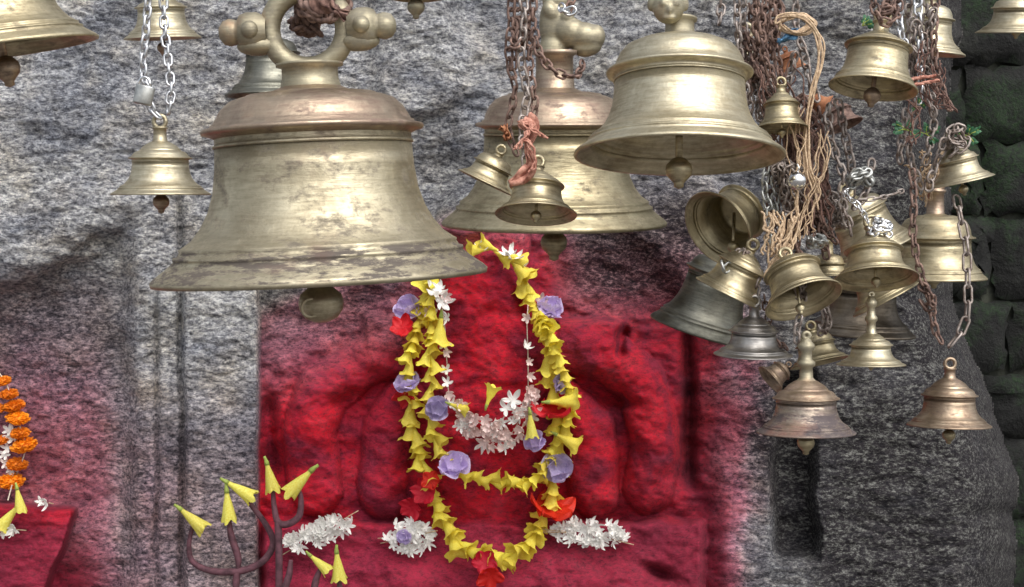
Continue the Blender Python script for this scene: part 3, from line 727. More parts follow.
# main cluster bundle
CB = 'rusty chains of the central cluster'
main = [
    ([(719, -30), (721, 10), (717, 30)], 2.2, 'rustgrey', 'thin grey chain behind the shiny bell on its right'),
    ([(736, -30), (738, 30), (742, 70), (750, 110), (748, 128)], 2.06, 'rustgrey', 'greyish chain leftmost of the cluster beside the shiny bell'),
    ([(746, -30), (744, 30), (753, 75), (760, 120)], 2.10, 'rustgrey', 'pale worn chain second from the left in the cluster'),
    ([(754, -30), (757, 40), (766, 90), (772, 150), (770, 200), (776, 250)], 2.06, 'rustchain', 'long brown chain running down behind the little olive bell'),
    ([(763, -30), (762, 40), (770, 70), (780, 90)], 2.0, 'rustchain', 'brown chain that holds the little olive bell'),
    ([(770, -30), (775, 40), (785, 100), (797, 160), (795, 220), (800, 262)], 2.05, 'rustchain', 'brown chain leading down to the forward tilted bell'),
    ([(782, -30), (778, 20), (772, 60), (776, 95)], 2.12, 'rustchain', 'dark brown chain behind the jute rope'),
    ([(797, -30), (796, 20), (803, 50), (810, 80), (820, 105)], 2.15, 'rustgrey', 'chain leading to the orange rusted bells'),
    ([(828, 105), (831, 140), (843, 175), (842, 200), (852, 235)], 2.02, 'rustgrey', 'worn chain right of the jute rope above the leaning pale bell'),
    ([(819, 108), (822, 150), (817, 200), (824, 245), (828, 262)], 2.08, 'rustchain', 'brown chain ending at the little bell dome'),
    ([(838, 100), (844, 130), (852, 170), (850, 205)], 2.06, 'rustgrey', 'rightmost worn chain of the central cluster'),
    ([(767, 165), (765, 195), (771, 215), (768, 245)], 2.03, 'lockmetal', 'dark steel chain beside the open mouthed bell'),
    ([(776, 168), (775, 200), (781, 230)], 2.04, 'lockmetal', 'short steel chain left of the silver ball'),
    ([(806, 120), (810, 160), (808, 200), (812, 240)], 2.06, 'rustchain', 'brown chain between rope and silver ball'),
    ([(787, 140), (786, 175), (790, 215), (785, 250)], 2.06, 'rustchain', 'brown chain passing behind the silver ball'),
    ([(800, 316), (797, 328), (797, 345)], 1.92, 'rustgrey', 'short chain joining the tilted bell and the lowest bell'),
    ([(824, 300), (826, 318), (820, 336)], 2.05, 'rustgrey', 'fine chain above the small olive bell'),
    ([(722, 262), (724, 270), (735, 262)], 1.97, 'lockmetal', 'little steel chain at the clapper of the open mouthed bell'),
    ([(752, 262), (758, 275), (756, 290), (752, 312)], 1.98, 'rustgrey', 'chain holding the silver grey bell'),
    ([(872, 160), (868, 185), (862, 200), (850, 210)], 2.05, 'rustgrey', 'slanting chain over the leaning pale bell'),
]
for pts, dd, mt, lb in main: chain(pts, mt, lb, d=dd, group=CB, L=12, Wd=7.5, rad=1.35, jit=.45)
for (a, lb) in ((tangle(752, 60, 2.08, 18, 60, .04, 14, 51), 'brown chain wound round the upper left of the central cluster'),
                (tangle(800, 130, 2.08, 26, 36, .04, 14, 52), 'brown chain tangled above the silver ball'),
                (tangle(812, 215, 2.08, 26, 32, .03, 14, 53), 'brown chain tangled above the forward tilted bell'),
                (tangle(768, 30, 2.12, 20, 34, .03, 12, 54), 'dark brown chain wad at the top of the central cluster')):
    chain(a, 'rustchain', lb, group=CB, L=11, Wd=7, rad=1.35, jit=.6)
chain(tangle(880, 228, 1.99, 14, 12, .02, 12, 61), 'silver', 'knot of silver chain on the crown of the wide bell', L=9, Wd=6, rad=1.5, jit=.6)
chain([(868, 222, 1.99), (858, 205, 1.98), (846, 196, 2.0), (848, 186, 2.02)], 'silver', 'thin silver chain leading up from the silver knot', L=9, Wd=5, rad=1.0)
chain(tangle(857, 178, 2.02, 15, 12, .02, 12, 62), 'lockmetal', 'steel chain knot above the leaning pale bell', L=10, Wd=7, rad=1.6, jit=.6)
chain(tangle(815, 242, 2.05, 12, 9, .02, 9, 63), 'lockmetal', 'steel chain knot above the little bell dome', L=9, Wd=6, rad=1.4, jit=.6)
# right bundle
RC = 'chains of the right hand bundle'
for pts, dd, mt, lb in [
    ([(907, -30), (909, 20), (912, 60), (917, 100), (908, 140), (916, 175), (925, 196)], 2.18, 'rustgrey', 'left chain of the right bundle leading to the barrel shaped bell'),
    ([(917, -30), (919, 30), (920, 75), (918, 110)], 2.14, 'steel', 'light grey chain in the middle of the right bundle'),
    ([(928, -30), (927, 40), (930, 80), (934, 120), (925, 165)], 2.16, 'rustgrey', 'brownish chain right of the light grey one in the right bundle'),
    ([(938, -30), (934, 30), (937, 75), (946, 100), (952, 112)], 2.14, 'rustchain', 'dark chain at the right of the right bundle'),
    ([(901, -30), (899, 20), (907, 55)], 2.10, 'steel', 'short grey chain at the left of the right bundle'),
    ([(906, 110), (903, 135), (899, 158), (906, 168)], 2.16, 'rustgrey', 'loose chain hook below the green leaves of the right bundle'),
    ([(941, 148), (950, 130), (962, 128), (967, 142), (958, 150), (946, 160)], 2.12, 'rustgrey', 'wire chain loop round the crown of the leaf topped bell'),
    ([(947, 140), (938, 160), (930, 180), (928, 192)], 2.14, 'rustgrey', 'chain between leaf topped bell and barrel shaped bell'),
]: chain(pts, mt, lb, d=dd, group=RC, L=12, Wd=8, rad=1.35, jit=.4)
chain([(956, 196, 2.14), (960, 215, 2.12), (966, 245, 2.11), (968, 290, 2.1), (967, 318, 2.1), (957, 338, 2.1), (949, 347, 2.1)], 'rustgrey', 'long thin chain on the right down to the bronze bell', L=19, Wd=8, rad=1.3, jit=.15)
chain([(912, 170, 2.14), (914, 200, 2.12), (913, 235, 2.11), (921, 275, 2.1), (930, 300, 2.1), (935, 330, 2.1), (945, 347, 2.1)], 'rustchain', 'rusty thin chain on the left down to the bronze bell', L=13, Wd=7, rad=1.3, jit=.3)
chain([(920, 285, 2.1), (929, 292, 2.09), (934, 303, 2.09), (926, 308, 2.1), (918, 298, 2.1)], 'rustchain', 'small rusty chain loop above the bronze bell', L=12)

chain(tangle(800, 290, 1.97, 8, 18, .02, 9, 71), 'rustgrey', 'small worn chain bunch behind the clapper of the forward tilted bell', L=9, Wd=6, rad=1.2, jit=.6)
chain([(826, 308, 2.04), (830, 322, 2.03), (824, 333, 2.04), (818, 322, 2.05)], 'rustgrey', 'fine chain loop on the crown of the small olive bell', L=8, Wd=5, rad=1.0)
chain([(764, 296, 1.99), (768, 318, 1.99), (776, 340, 1.98), (790, 350, 1.95)], 'rustchain', 'thin rusty chain between the silver grey bell and the lowest bell', L=9, Wd=6, rad=1.0)
chain(tangle(742, 256, 1.99, 9, 10, .015, 9, 72), 'rustgrey', 'worn chain knot on the crown of the leaning brass bell', L=9, Wd=6, rad=1.2, jit=.6)
chain(tangle(955, 140, 2.12, 12, 11, .015, 10, 73), 'rustgrey', 'worn chain knot under the green leaves at the right', L=9, Wd=6, rad=1.1, jit=.6)
chain([(858, 200, 2.0), (880, 198, 2.0), (905, 190, 2.04)], 'rustgrey', 'stiff thin chain lying across the top of the leaning pale bell', L=10, Wd=4, rad=.9)
for a, lb in ((tangle(790, 180, 2.03, 22, 40, .03, 16, 81), 'worn grey chain wound around the silver ball strands'), (tangle(835, 215, 2.1, 16, 32, .03, 12, 82), 'worn grey chain wad left of the leaning pale bell'),
              (tangle(778, 100, 2.1, 22, 60, .03, 14, 83), 'worn grey chain wound down behind the little olive bell'), (tangle(918, 60, 2.16, 18, 60, .03, 14, 84), 'worn grey chain wound through the right chain bundle')):
    chain(a, 'rustgrey', lb, L=11, Wd=7, rad=1.25, jit=.6)
# small silver ball, clip
jb = MB().ball((0, 0, 0), 9.5 * 1.98 / F, 24, 16); jb.tube([Vector((0, 0, .012)), Vector((.003, 0, .018)), Vector((0, 0, .024))], .0015, 6)
tag(jb.build('jingle_bell', M['silver'], None, P(797, 181, 1.98)), 'small round silver jingle ball in the rusty chains', 'jingle bell')

# ------------------------------------------------------------------ ROPES AND RAGS
def fibres(name, paths, mat, label, cat, rad, n, spread, d, seed=1, wander=False):
    """a cord laid up of twisted strands that wander and fray"""
    rr = random.Random(seed); mb = MB(); q = d / F
    o0 = P(paths[0][0][0], paths[0][0][1], d)
    for path in paths:
        base = spline([P(p[0], p[1], d if len(p) < 3 else p[2]) for p in path], 70)
        for s_ in range(n):
            ph = rr.uniform(0, 6.3); tw = rr.uniform(10, 18)
            a0 = rr.randint(0, 8); a1 = rr.randint(60, 69)
            j1, j2 = rr.uniform(.5, 1.4), rr.uniform(-1, 1)
            pts = []
            for k in range(a0, a1):
                u = k / 69; a = ph + tw * u * 2
                if wander:
                    pts.append(base[k] - o0 + Vector((math.sin(u * 5 + ph) + .4 * math.sin(u * 17 + ph * 3) + .15 * math.sin(u * 43 + ph), .7 * math.sin(u * 4 + ph * 2 + 1), .5 * math.sin(u * 13 + ph * 5))) * spread * q * j1)
                    continue
                pts.append(base[k] - o0 + Vector((math.cos(a), math.sin(a) * .8, .3 * math.sin(a * 1.7 + j2))) * spread * q * j1)
            mb.tube(pts, rad * q, 5)
    return tag(mb.build(name, M[mat], None, o0), label, cat)
fibres('jute_rope', [[(779, 22), (790, 16), (806, 20), (819, 38), (820, 62), (813, 90), (808, 120), (807, 150), (809, 172), (815, 190), (818, 215)]], 'rope', 'frayed tan jute rope hanging in a bow over the central chains', 'rope', 1.0, 8, 2.6, 2.0, 3, True)
fibres('rope_knot', [[(775, 30), (785, 18), (800, 14), (812, 24), (800, 32), (784, 28), (778, 20)]], 'rope', 'tan jute knot at the top of the hanging rope', 'rope', 1.0, 8, 4, 2.02, 4, True)
fibres('jute_tie', [[(766, 212), (770, 235), (765, 258)], [(775, 208), (778, 235), (770, 262)], [(799, 215), (790, 245), (777, 262), (768, 285)], [(788, 212), (784, 240), (776, 262), (765, 290)]], 'rope', 'pale twisted jute strands tied between the tipped and tilted bells', 'rope', 1.2, 5, 3.6, 1.97, 5, True)
fibres('brown_strands', [[(785, 60), (795, 110), (802, 170), (800, 240)], [(762, 60), (775, 130), (785, 200), (792, 250)], [(812, 110), (815, 170), (830, 230)]], 'brownrag', 'brown threads trailing down inside the central chain bundle', 'thread', .75, 9, 8, 2.04, 6, True)
fibres('brown_strands', [[(925, 40), (922, 80), (930, 110)], [(935, 60), (940, 95), (952, 112)], [(908, 90), (915, 120), (912, 150)]], 'brownrag', 'brown threads tangled in the right chain bundle', 'thread', .7, 6, 5, 2.11, 7, True)
fibres('red_cord', [[(904, 82), (918, 78), (938, 76)], [(906, 86), (920, 84), (940, 80)]], 'rag', 'reddish cord wound flat round the right chain bundle', 'cord', 1.3, 4, 1.6, 2.1, 8)
fibres('dry_roots', [[(925, 200), (918, 175), (908, 165)], [(928, 205), (932, 175), (945, 150), (955, 140)], [(924, 190), (926, 165), (922, 150)]], 'rope', 'dry grey fibres wrapped on the neck of the barrel shaped bell', 'fibre', .8, 7, 4, 2.2, 9, True)

def rag(name, path, wid, mat, label, cat, d, seed):
    """crumpled strip of cloth"""
    rr = random.Random(seed); q = d / F; n = 26; m = 9
    base = spline([P(a, b, d) for a, b in path], n); o0 = base[0].copy(); vs = []; fs = []
    ph = [rr.uniform(0, 6) for _ in range(6)]
    for i, p in enumerate(base):
        u = i / (n - 1); t = (base[min(i + 1, n - 1)] - base[max(i - 1, 0)]).normalized()
        sd_ = Vector((t.z, 0, -t.x)); 
        if sd_.length < .1: sd_ = Vector((1, 0, 0))
        sd_.normalize(); wv = wid * (.6 + .4 * math.sin(u * 9 + ph[0])) * (1 - .5 * u ** 3)
        for j in range(m):
            v = j / (m - 1) * 2 - 1
            off = sd_ * (v * wv * q + .8 * q * math.sin(9 * u + 5 * v + ph[1])) + Vector((0, -1, 0)) * q * (3.2 * math.cos(v * 5.5 + ph[2] + 3 * math.sin(5 * u)) + 2.0 * math.sin(13 * u + 3 * v + ph[3])) + Vector((0, 0, 1)) * q * 1.5 * math.sin(9 * v + ph[4] + 7 * u)
            vs.append(p - o0 + off)
    for i in range(n - 1):
        for j in range(m - 1):
            a = i * m + j; fs.append((a, a + 1, a + m + 1, a + m))
    o = MB().add(vs, fs).build(name, M[mat], None, o0)
    sm = o.modifiers.new('thickness', 'SOLIDIFY'); sm.thickness = .0015; sm.offset = 0
    return tag(o, label, cat)
rag('cloth_rag', [(524, 118), (532, 130), (527, 150), (531, 165), (520, 178), (509, 183)], 10, 'rag', 'faded pink rag knotted on the rusty chains above two small bells', 'rag', 1.96, 1)
fibres('rag_threads', [[(538, 124), (528, 134), (512, 150)], [(520, 120), (530, 128), (546, 138)], [(515, 150), (526, 140), (534, 160), (526, 176)]], 'rag', 'pink threads sticking out of the faded rag', 'thread', 1.2, 4, 3.4, 1.95, 12, True)
rag('cloth_rag', [(785, 125), (795, 145), (788, 160), (796, 170)], 11, 'brownrag', 'dirty brown rag behind the jute rope below the little olive bell', 'rag', 2.08, 2)
rag('cloth_rag', [(812, 150), (826, 165), (822, 185), (832, 200)], 9, 'brownrag', 'dirty brown rag right of the silver ball', 'rag', 2.09, 3)
rag('cloth_rag', [(795, 190), (800, 210), (790, 232), (797, 248)], 9, 'brownrag', 'dirty brown rag under the silver ball', 'rag', 2.09, 4)
rag('cloth_rag', [(778, 42), (788, 37), (798, 31), (804, 30)], 5, 'blue', 'small blue cloth scrap among the chains near the top', 'rag', 2.03, 5)
rag('cloth_rag', [(318, -20), (322, 0), (335, 10), (347, 16)], 13, 'brownrag', 'dark red brown rag wrapped round the chain in the big ring', 'rag', 1.83, 6)
rag('cloth_rag', [(503, 126), (507, 134), (505, 140)], 6, 'rustorange', 'small orange brown scrap left of the pink rag', 'rag', 2.05, 7)

fibres('jute_strands', [[(795, 100), (792, 150), (800, 200), (790, 250)], [(825, 130), (820, 175), (806, 215), (800, 245)]], 'rope', 'loose pale jute strands straggling through the central chain cluster', 'rope', .7, 7, 7, 2.0, 31, True)
# green sprigs
def sprig(px, py, d, sz, n, label, seed):
    rr = random.Random(seed); q = d / F; root = empty('leafy_sprig', P(px, py, d)); tag(root, label, 'sprig')
    st = MB(); lf = MB()
    for s_ in range(n):
        a = rr.uniform(0, 2 * math.pi); e = Vector((math.cos(a), rr.uniform(-.5, .3), math.sin(a) * .8)) * sz * q * rr.uniform(.6, 1)
        st.tube([Vector((0, 0, 0)), e * .5 + Vector((0, 0, q)), e], .5 * q, 5)
        for k in range(5):
            c = e * (.35 + .16 * k); s2 = (1 if k % 2 else -1)
            nrm = Vector((rr.uniform(-.5, .5), -1, rr.uniform(-.5, .5))).normalized()
            t = (e.normalized() + s2 * e.cross(nrm).normalized() * .9).normalized(); b = t.cross(nrm).normalized()
            L_ = sz * q * .42; wv = L_ * .33
            lf.add([c, c + t * L_ * .35 + b * wv, c + t * L_ * .75 + b * wv * .8, c + t * L_, c + t * L_ * .75 - b * wv * .8, c + t * L_ * .35 - b * wv, c + t * L_ * .5 - nrm * .0 + nrm * wv * .3],
                   [(0, 1, 6), (1, 2, 6), (2, 3, 6), (3, 4, 6), (4, 5, 6), (5, 0, 6)])
    st.build('stem', M['cal'], root); lf.build('foliage', M['leaf'], root, smooth=False)
sprig(862, 26, 2.05, 12, 4, 'green leaf sprig left of the chain knot on the tapered bell', 1)
sprig(906, 130, 2.12, 12, 6, 'green leaf sprig in the middle of the right chain bundle', 2)
sprig(926, 134, 2.16, 13, 6, 'green leaf sprig on the chains left of the leaf topped bell', 3)
sprig(968, 136, 2.12, 12, 7, 'bright green sprig growing on the crown of the small right bell', 4)
sprig(919, 105, 2.14, 8, 4, 'small green sprig high in the right chain bundle', 5)

# ------------------------------------------------------------------ FLOWERS
def trumpet(seed, lip=.52, nar=1.0):
    rr = random.Random(seed); seg = 30
    pr = [(0, .05), (.04, .075), (.2, .085), (.38, .12), (.55, .20), (.70, .23), (.82, .265), (.90, .31), (.96, .38), (1.0, lip / nar)]
    if nar != 1.0: pr = [(0, .05), (.05, .065), (.2, .085), (.38, .13), (.55, .165), (.70, .195), (.82, .215), (.92, .235), (1.0, lip)]
    ph = rr.uniform(0, 6); vs = []; fs = []
    for k in range(seg):
        a = 2 * math.pi * k / seg
        for t, r in pr:
            w_ = max(0, (t - .6) / .4) ** 2
            rad = r * (1 + .13 * w_ * math.cos(5 * a + ph)) + .03 * w_ * math.sin(9 * a + ph * 2)
            z_ = t + .05 * w_ * math.cos(5 * a + ph) - .05 * w_ * math.sin(3 * a + ph)
            vs.append(Vector((rad * math.cos(a), rad * math.sin(a), -z_)))
    n = len(pr)
    for k in range(seg):
        k2 = (k + 1) % seg
        for i in range(n - 1): fs.append((k * n + i, k * n + i + 1, k2 * n + i + 1, k2 * n + i))
    me = bpy.data.meshes.new('flower'); me.from_pydata([tuple(v) for v in vs], [], fs)
    me.polygons.foreach_set('use_smooth', [True] * len(fs)); return me
def with_mat(me, mat):
    m2 = me.copy(); m2.materials.append(mat); return m2
TR = [trumpet(k, lip) for k, lip in enumerate((.43, .47, .40, .49))]
TY = [with_mat(t, M['yellow']) for t in TR]; TL = [with_mat(trumpet(k + 9, lip, .62), M['lemon']) for k, lip in enumerate((.26, .29, .24))]
# stalk
st = MB().tube([(0, 0, -.08), (0, 0, .02), (.01, 0, .12), (.03, 0, .22)], [.085, .075, .05, .045], 10)
stalk_me = st.build('stalk', M['cal']).data; bpy.data.objects.remove(bpy.data.objects['stalk'])
def petals(n, lng, wid, cup, ruff, seed, mat, name, rings=1, crumple=0.0):
    rr = random.Random(seed); mb = MB()
    for g_ in range(rings):
        for k in range(n):
            a = 2 * math.pi * (k + .5 * g_) / n + rr.uniform(-.15, .15); cu = cup + g_ * .45 + rr.uniform(-.2, .2)
            L_ = lng * rr.uniform(.85, 1.1) * (1 - .15 * g_); Wp = wid * rr.uniform(.85, 1.1); m1, m2 = 10, 7; vs = []; fs = []
            p1, p2 = rr.uniform(0, 6), rr.uniform(0, 6)
            for i in range(m1):
                u = i / (m1 - 1); hw = Wp * math.sin(math.pi * min(.97, .06 + u * .91)) ** .7
                x_ = L_ * u * math.cos(cu * u * 1.1); z_ = L_ * u * math.sin(cu * u * 1.1)
                for j in range(m2):
                    v = j / (m2 - 1) * 2 - 1
                    vs.append(Vector((x_ + crumple * L_ * math.sin(5 * v + p2), v * hw, z_ + ruff * L_ * u * math.sin(v * 5 + p1 + u * 3) + crumple * L_ * math.cos(7 * u + 3 * v + p1))))
            for i in range(m1 - 1):
                for j in range(m2 - 1):
                    b = i * m2 + j; fs.append((b, b + 1, b + m2 + 1, b + m2))
            Rz = Matrix.Rotation(a, 4, 'Z'); mb.add([Rz @ v for v in vs], fs)
    me = bpy.data.meshes.new(name); me.from_pydata(mb.v, [], mb.f); me.materials.append(mat)
    me.polygons.foreach_set('use_smooth', [True] * len(mb.f)); return me
PU = [petals(5, .60, .44, .45, .10, k, M['purple'], 'purple_flower', 2, .02) for k in range(3)]
RE = [petals(5, .75, .36, .35, .16, 10 + k, M['red'], 'red_flower', 1, .03) for k in range(2)]
WH = [petals(5, .62, .13, .55, .10, 20 + k, M['white'], 'white_floret', 1, .02) for k in range(3)]
PK = [petals(5, .60, .14, .7, .10, 30 + k, M['pink'], 'pink_floret', 1, .02) for k in range(2)]

def put(me, name, loc, zdir, size, parent, ploc, spin=None, label=None, flat=(1, 1, 1)):
    """instance-free copy sharing mesh data; local +Z turned to zdir"""
    o = bpy.data.objects.new(name, me); COL.objects.link(o); o.parent = parent
    o.location = Vector(loc) - ploc
    qv = Vector(zdir).to_track_quat('Z', 'Y') @ Euler((0, 0, random.uniform(0, 6.28) if spin is None else spin)).to_quaternion()
    o.rotation_euler = qv.to_euler(); o.scale = (size * flat[0], size * flat[1], size * flat[2])
    if label: o['label'] = label
    return o
def garland(px_path, label, step, size, lift, parent_name='flower_garland', start=0):
    pts = [surf(a, b, lift) for a, b in px_path]
    root = empty(parent_name, pts[0]); pl_ = pts[0]
    tag(root, label, 'garland', 'flower garlands laid on the red idol')
    cv = spline(pts, 120)
    MB().tube([p - pl_ for p in cv], .0012, 5).build('thread', M['thread'], root)
    q = 2.85 / F
    rs = resample(pts, step * q)
    for k in range(len(rs) - 1):
        t = (rs[k + 1] - rs[k]).normalized()
        side = Vector((-t.z, 0, t.x)) * (1 if k % 2 else -1)
        if t.z > .3: t = -t
        zd = (-t + side * random.uniform(-.1, .42) + Vector((0, random.uniform(.0, .35), 0))).normalized()
        put(random.choice(TY), 'flower', rs[k] - t * size * q * .3 + Vector((0, -.004, 0)), zd, size * q * random.uniform(.85, 1.15), root, pl_)
    return root, pl_
def garn(root, ploc, kind, px, py, size, lift, zd, flat=(1, 1, 1)):
    q = 2.8 / F; me, nm = {'p': (PU, 'purple_flower'), 'r': (RE, 'red_flower'), 'w': (WH, 'white_floret'), 'k': (PK, 'pink_floret')}[kind]
    return put(random.choice(me), nm, surf(px, py, lift), zd, size * q * (.84 if kind in 'pr' else 1), root, ploc, flat=flat)

outer = [(443, 250), (432, 275), (422, 310), (412, 350), (411, 390), (414, 430), (424, 468), (434, 500), (446, 524), (462, 546), (487, 558), (512, 554), (532, 538), (545, 514), (552, 490), (556, 455), (558, 420), (553, 380), (546, 335), (532, 300), (518, 266), (495, 251), (470, 247)]
g1, g1p = garland(outer, 'long outer garland of yellow trumpet flowers looping below the idol lap', 9.3, 23, .022)
inner = [(437, 270), (432, 310), (430, 350), (432, 385), (430, 420), (440, 450), (462, 472), (492, 481), (522, 482), (545, 468), (560, 440), (569, 405), (563, 370), (548, 330), (538, 305)]
g2, g2p = garland(inner, 'shorter inner garland of yellow flowers crossing the idol chest', 9.6, 20, .034)
for a in [('p', 409, 309, 34, .04, (-.3, -1, .5)), ('p', 408, 385, 32, .04, (-.2, -.6, .8)), ('r', 402, 327, 24, .035, (-.2, -.8, .5)), ('r', 405, 397, 22, .03, (-.2, -.5, -.8)),
          ('r', 431, 480, 18, .045, (0, -1, .2)), ('r', 424, 492, 26, .04, (-.4, -.9, .2)), ('r', 411, 507, 24, .035, (-.4, -.9, -.2)),
          ('r', 484, 562, 22, .045, (0, -1, .3)), ('r', 489, 577, 24, .04, (0, -1, -.3)), ('r', 552, 511, 44, .045, (.05, -.35, 1)),
          ('p', 556, 468, 38, .055, (.2, -1, .2)), ('p', 549, 310, 34, .045, (.3, -.7, .7)), ('p', 560, 384, 25, .04, (.6, -.7, .1)), ('w', 514, 257, 22, .03, (.1, -.6, .8)), ('w', 521, 268, 18, .03, (.3, -.8, .2)), ('k', 541, 302, 18, .05, (.1, -.9, .3)),
          ('w', 436, 292, 24, .05, (.1, -.9, .5)), ('w', 442, 302, 22, .05, (.4, -.9, .1)), ('k', 430, 312, 18, .05, (.0, -.9, .1)), ('w', 482, 248, 16, .03, (0, -.6, .8)), ('w', 508, 254, 20, .035, (0, -.6, .8)), ('k', 524, 273, 14, .035, (0, -1, .1))]:
    garn(g1, g1p, *a)
for a in [('p', 437, 409, 30, .06, (.1, -1, .1)), ('p', 454, 467, 38, .06, (-.1, -.8, .6)), ('r', 552, 413, 38, .055, (.1, -.4, .9)), ('p', 535, 441, 26, .06, (0, -1, .1))]:
    garn(g2, g2p, *a)

# jasmine strand
jp = [(441, 300), (445, 330), (447, 365), (449, 392), (462, 412), (482, 424), (505, 436), (517, 425), (527, 400), (528, 360), (527, 325), (528, 305)]
jl = [surf(a, b, .045) for a, b in jp]; jr = empty('jasmine_strand', jl[0]); tag(jr, 'thin white and pink jasmine strand between the two yellow garlands', 'garland', 'flower garlands laid on the red idol')
MB().tube([p - jl[0] for p in spline(jl, 100)], .0011, 5).build('thread', M['thread'], jr)
rj = random.Random(9); q = 2.8 / F
for (x_, y_, s_) in [(444, 345, 13), (446, 352, 12), (446, 370, 13), (447, 383, 13), (449, 395, 14), (452, 404, 13), (527, 318, 13), (527, 347, 13), (529, 362, 11), (530, 376, 13), (530, 390, 15), (529, 404, 14), (440, 288, 15), (446, 296, 14), (447, 318, 13)]:
    put(rj.choice(PK + WH), 'white_floret', surf(x_, y_, .048), (rj.uniform(-.6, .6), -1, rj.uniform(-.3, .8)), s_ * q, jr, jl[0])
for k in range(75):
    u = rj.random(); bx = 458 + 78 * u; by = 412 + 34 * math.sin(math.pi * min(1, u * 1.05)) * .75 + rj.uniform(-15, 14)
    if u > .8: by -= 8
    put(rj.choice(PK + PK + WH), 'white_floret', surf(bx, by, .05 + rj.uniform(0, .012)), (rj.uniform(-.8, .8), -1, rj.uniform(-.8, .7)), rj.uniform(11, 17) * q, jr, jl[0])
for (x_, y_, s_) in [(513, 400, 22), (506, 408, 18)]:
    put(WH[0], 'white_flower', surf(x_, y_, .06), (.1, -1, .3), s_ * q, jr, jl[0])
# loose yellow trumpets on the chest
def allamanda(px, py, d, tilt, size, label, mats=TL, lean=-.1, group='loose yellow trumpet flowers', cat='flower', surfed=None):
    q = d / F; root = empty('trumpet_flower', P(px, py, d) if surfed is None else surf(px, py, surfed)); tag(root, label, cat, group)
    zd = Vector((-math.sin(R(tilt)), lean, math.cos(R(tilt))))
    put(random.choice(mats), 'petals', Vector(zd) * size * q * .5, zd, size * q, root, Vector((0, 0, 0)))
    o = put(stalk_me, 'stalk', Vector(zd) * size * q * .5, zd, size * q, root, Vector((0, 0, 0)))
allamanda(490, 396, 2.8, 160, 22, 'yellow trumpet flower lying upside down in the middle of the jasmine', mats=TY, surfed=.06)
allamanda(531, 425, 2.8, 5, 26, 'pale yellow flower hanging at the right end of the jasmine', surfed=.07)
allamanda(458, 407, 2.8, 70, 20, 'yellow flower beside the purple one left of the jasmine', mats=TY, surfed=.06)
allamanda(440, 330, 2.8, -5, 30, 'yellow flower hanging below the upper left white florets', mats=TY, surfed=.05)
allamanda(562, 402, 2.8, 90, 30, 'wide yellow bloom above the red flower on the right', mats=TY, surfed=.06)
allamanda(566, 440, 2.8, 60, 26, 'yellow bloom below the red flower on the right', mats=TY, surfed=.05)

# white heaps
def heap(px, py, rx, ry, n, label, mats, tilt=0, seed=1, bloom=None):
    rr = random.Random(seed); c = surf(px, py, .01); root = empty('white_blossoms', c); tag(root, label, 'blossoms', 'white blossom clusters offered on the idol lap')
    for k in range(n):
        a = rr.uniform(0, 6.28); m_ = math.sqrt(rr.random()); dx = rx * m_ * math.cos(a); dy = ry * m_ * math.sin(a) - tilt * dx
        p = surf(px + dx, py + dy, .012 + .012 * (1 - m_) + rr.uniform(0, .006))
        put(rr.choice(mats), 'white_floret', p, (rr.uniform(-.9, .9), -1, rr.uniform(-.5, 1)), rr.uniform(9, 15) * 2.85 / F, root, c)
    mb = MB()
    if bloom: put(bloom, 'purple_flower', surf(px - 5, py, .035), (0, -1, .2), 15 * 2.85 / F, root, c)
    for k in range(3):
        a = rr.uniform(-.5, .5) + (0 if k % 2 else math.pi); p0 = surf(px, py, .02) - c; v = Vector((math.cos(a), 0, math.sin(a) * .5 + tilt * math.cos(a)))
        if k < 3: MB().tube([p0 + v * rx * .6 * 2.85 / F, p0 + v * rx * 1.35 * 2.85 / F], .0012, 5).build('stem', M['rope'], root)
heap(319, 533, 33, 11, 66, 'white blossom cluster lying left on the idol lap beside the forks', WH, .35, 1)
heap(409, 537, 24, 15, 52, 'white blossom cluster with a dark bloom lying left of the outer garland', WH, 0, 2, PU[0])
heap(588, 533, 38, 12, 70, 'white blossom cluster lying right of the outer garland', WH, -.05, 3)

# iron tridents
def fork(paths, label, d, rad=3.6):
    q = d / F; o0 = P(paths[0][0][0], paths[0][0][1], d); root = empty('iron_trident', P(paths[-1][-1][0], 293.5 + EYE * F / d, d))
    tag(root, label, 'trident')
    for k, p in enumerate(paths):
        pts = spline([P(a, b, d) for a, b in p], 40); rp = root.location
        n = len(pts)
        MB().tube([v - rp for v in pts], [rad * q * (1 if k == len(paths) - 1 else min(1, .55 + .03 * min(i, n - i))) for i in range(n)], 10).build('shaft' if k == len(paths) - 1 else 'prong', M['trident'], root)
gy = lambda d: 293.5 + EYE * F / d
fork([[(193, 524), (189, 545), (193, 562), (212, 571), (240, 571), (262, 562), (273, 545), (268, 528), (252, 506), (244, 498)], [(229, 518), (231, 535), (238, 557), (238, 570)], [(238, 570), (236, 590), (236, 700), (236, gy(2.74))]], 'curly iron trident at the far left tipped with three yellow flowers', 2.74)
fork([[(273, 488), (274, 505), (278, 522), (288, 524), (299, 516), (301, 500), (299, 490)], [(278, 522), (279, 560), (279, 700), (279, gy(2.72))]], 'iron trident with two raised prongs right of the curly one', 2.72)
fork([[(322, 566), (316, 580), (312, 600), (304, 615)], [(338, 574), (340, 596), (332, 612), (304, 615)], [(291, 560), (289, 575), (284, 600), (304, 615)], [(304, 615), (303, 700), (303, gy(2.68))]], 'iron trident low at the bottom edge under the white blossoms', 2.68)
AG = 'yellow flowers stuck on the iron tridents'
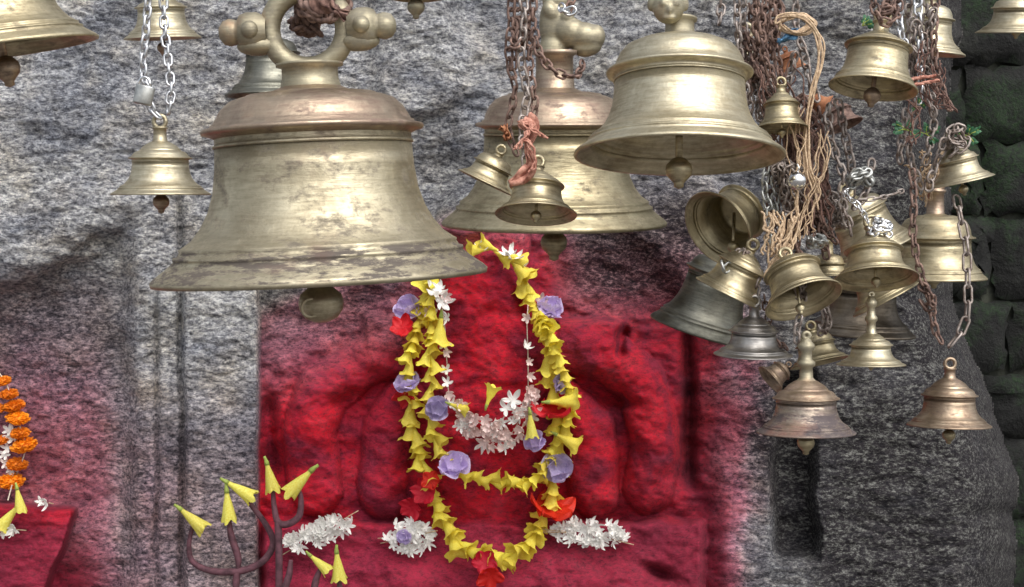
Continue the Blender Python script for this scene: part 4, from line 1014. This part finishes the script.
for (x_, y_, d_, ti, sz, lb) in [(192, 519, 2.73, 48, 36, 'leftmost yellow flower, stuck on the curly iron trident'), (228, 506, 2.73, 4, 36, 'yellow flower standing upright on the middle prong of the curly trident'),
                                 (240, 490, 2.73, 58, 36, 'yellow flower leaning left on the right prong of the curly trident'), (270, 477, 2.71, 12, 34, 'topmost yellow flower on the two pronged trident'),
                                 (300, 482, 2.71, -45, 40, 'yellow flower leaning right on the two pronged trident'), (319, 563, 2.67, 48, 28, 'yellow flower leaning left on the lowest trident'), (338, 566, 2.67, 5, 34, 'yellow flower standing upright on the lowest trident')]:
    allamanda(x_, y_, d_, ti, sz * .88, lb, group=AG)

# marigold garland, left
def pom(seed):
    rr = random.Random(seed); mb = MB(); mb.ball((0, 0, 0), .36, 12, 8)
    N = 150
    for k in range(N):
        zz = 1 - 2 * (k + .5) / N; a = k * 2.39996; rad = math.sqrt(1 - zz * zz)
        n_ = Vector((rad * math.cos(a), rad * math.sin(a), zz)); t = n_.orthogonal().normalized(); t.rotate(Matrix.Rotation(rr.uniform(0, 6.28), 3, n_)); b = n_.cross(t)
        c = n_ * .30; o_ = n_ * rr.uniform(.44, .54) + t * rr.uniform(-.04, .04); wv = .085
        mb.add([c - b * wv * .4, c + b * wv * .4, o_ + b * wv, o_ + n_ * .02 + t * .04, o_ - b * wv], [(0, 1, 2, 3, 4)])
    me = bpy.data.meshes.new('marigold'); me.from_pydata(mb.v, [], mb.f); me.materials.append(M['orange']); return me
PM = [pom(1), pom(2), pom(3)]
mp = [(-40, 340), (-15, 356), (4, 380), (10, 394), (15, 406), (18, 419), (22, 433), (26, 446), (21, 464), (13, 482), (8, 500)]
ml = [surf(a, b, .05) for a, b in mp]; mg = empty('marigold_garland', ml[2]); tag(mg, 'orange marigold garland at the left edge of the photo', 'garland')
MB().tube([p - ml[2] for p in spline(ml, 60)], .0015, 5).build('thread', M['thread'], mg)
q = 2.85 / F
for k, ((x_, y_), s_) in enumerate(zip([(-34, 343), (-16, 356), (3, 381), (9, 394), (14, 406), (18, 418), (20, 433), (24, 445), (17, 464), (11, 481), (-3, 408), (0, 440), (-14, 474)], [22, 22, 18, 20, 23, 25, 21, 28, 23, 28, 18, 18, 24])):
    put(PM[k % 3], 'marigold', surf(x_, y_, .05), (random.uniform(-.2, .2), -.2, 1), s_ * q, mg, ml[2], flat=(1, 1, .55))
for k in range(10):
    put(random.choice(WH), 'white_floret', surf(random.uniform(2, 14), random.uniform(425, 470), .045), (random.uniform(-.5, .5), -1, .2), 13 * q, mg, ml[2])
allamanda(19, 500, 2.75, 8, 26, 'pale yellow flower hanging under the marigold garland', surfed=.05)
allamanda(9, 517, 2.7, -40, 30, 'pale yellow flower below its twin on the red stone block', surfed=.03)
heap(8, 529, 14, 5, 12, 'few white blossoms on the red stone block at the left edge', WH, 0, 7)
heap(45, 502, 7, .6, 2, 'two thin white petals alone on top of the red stone block', WH, 0, 8)
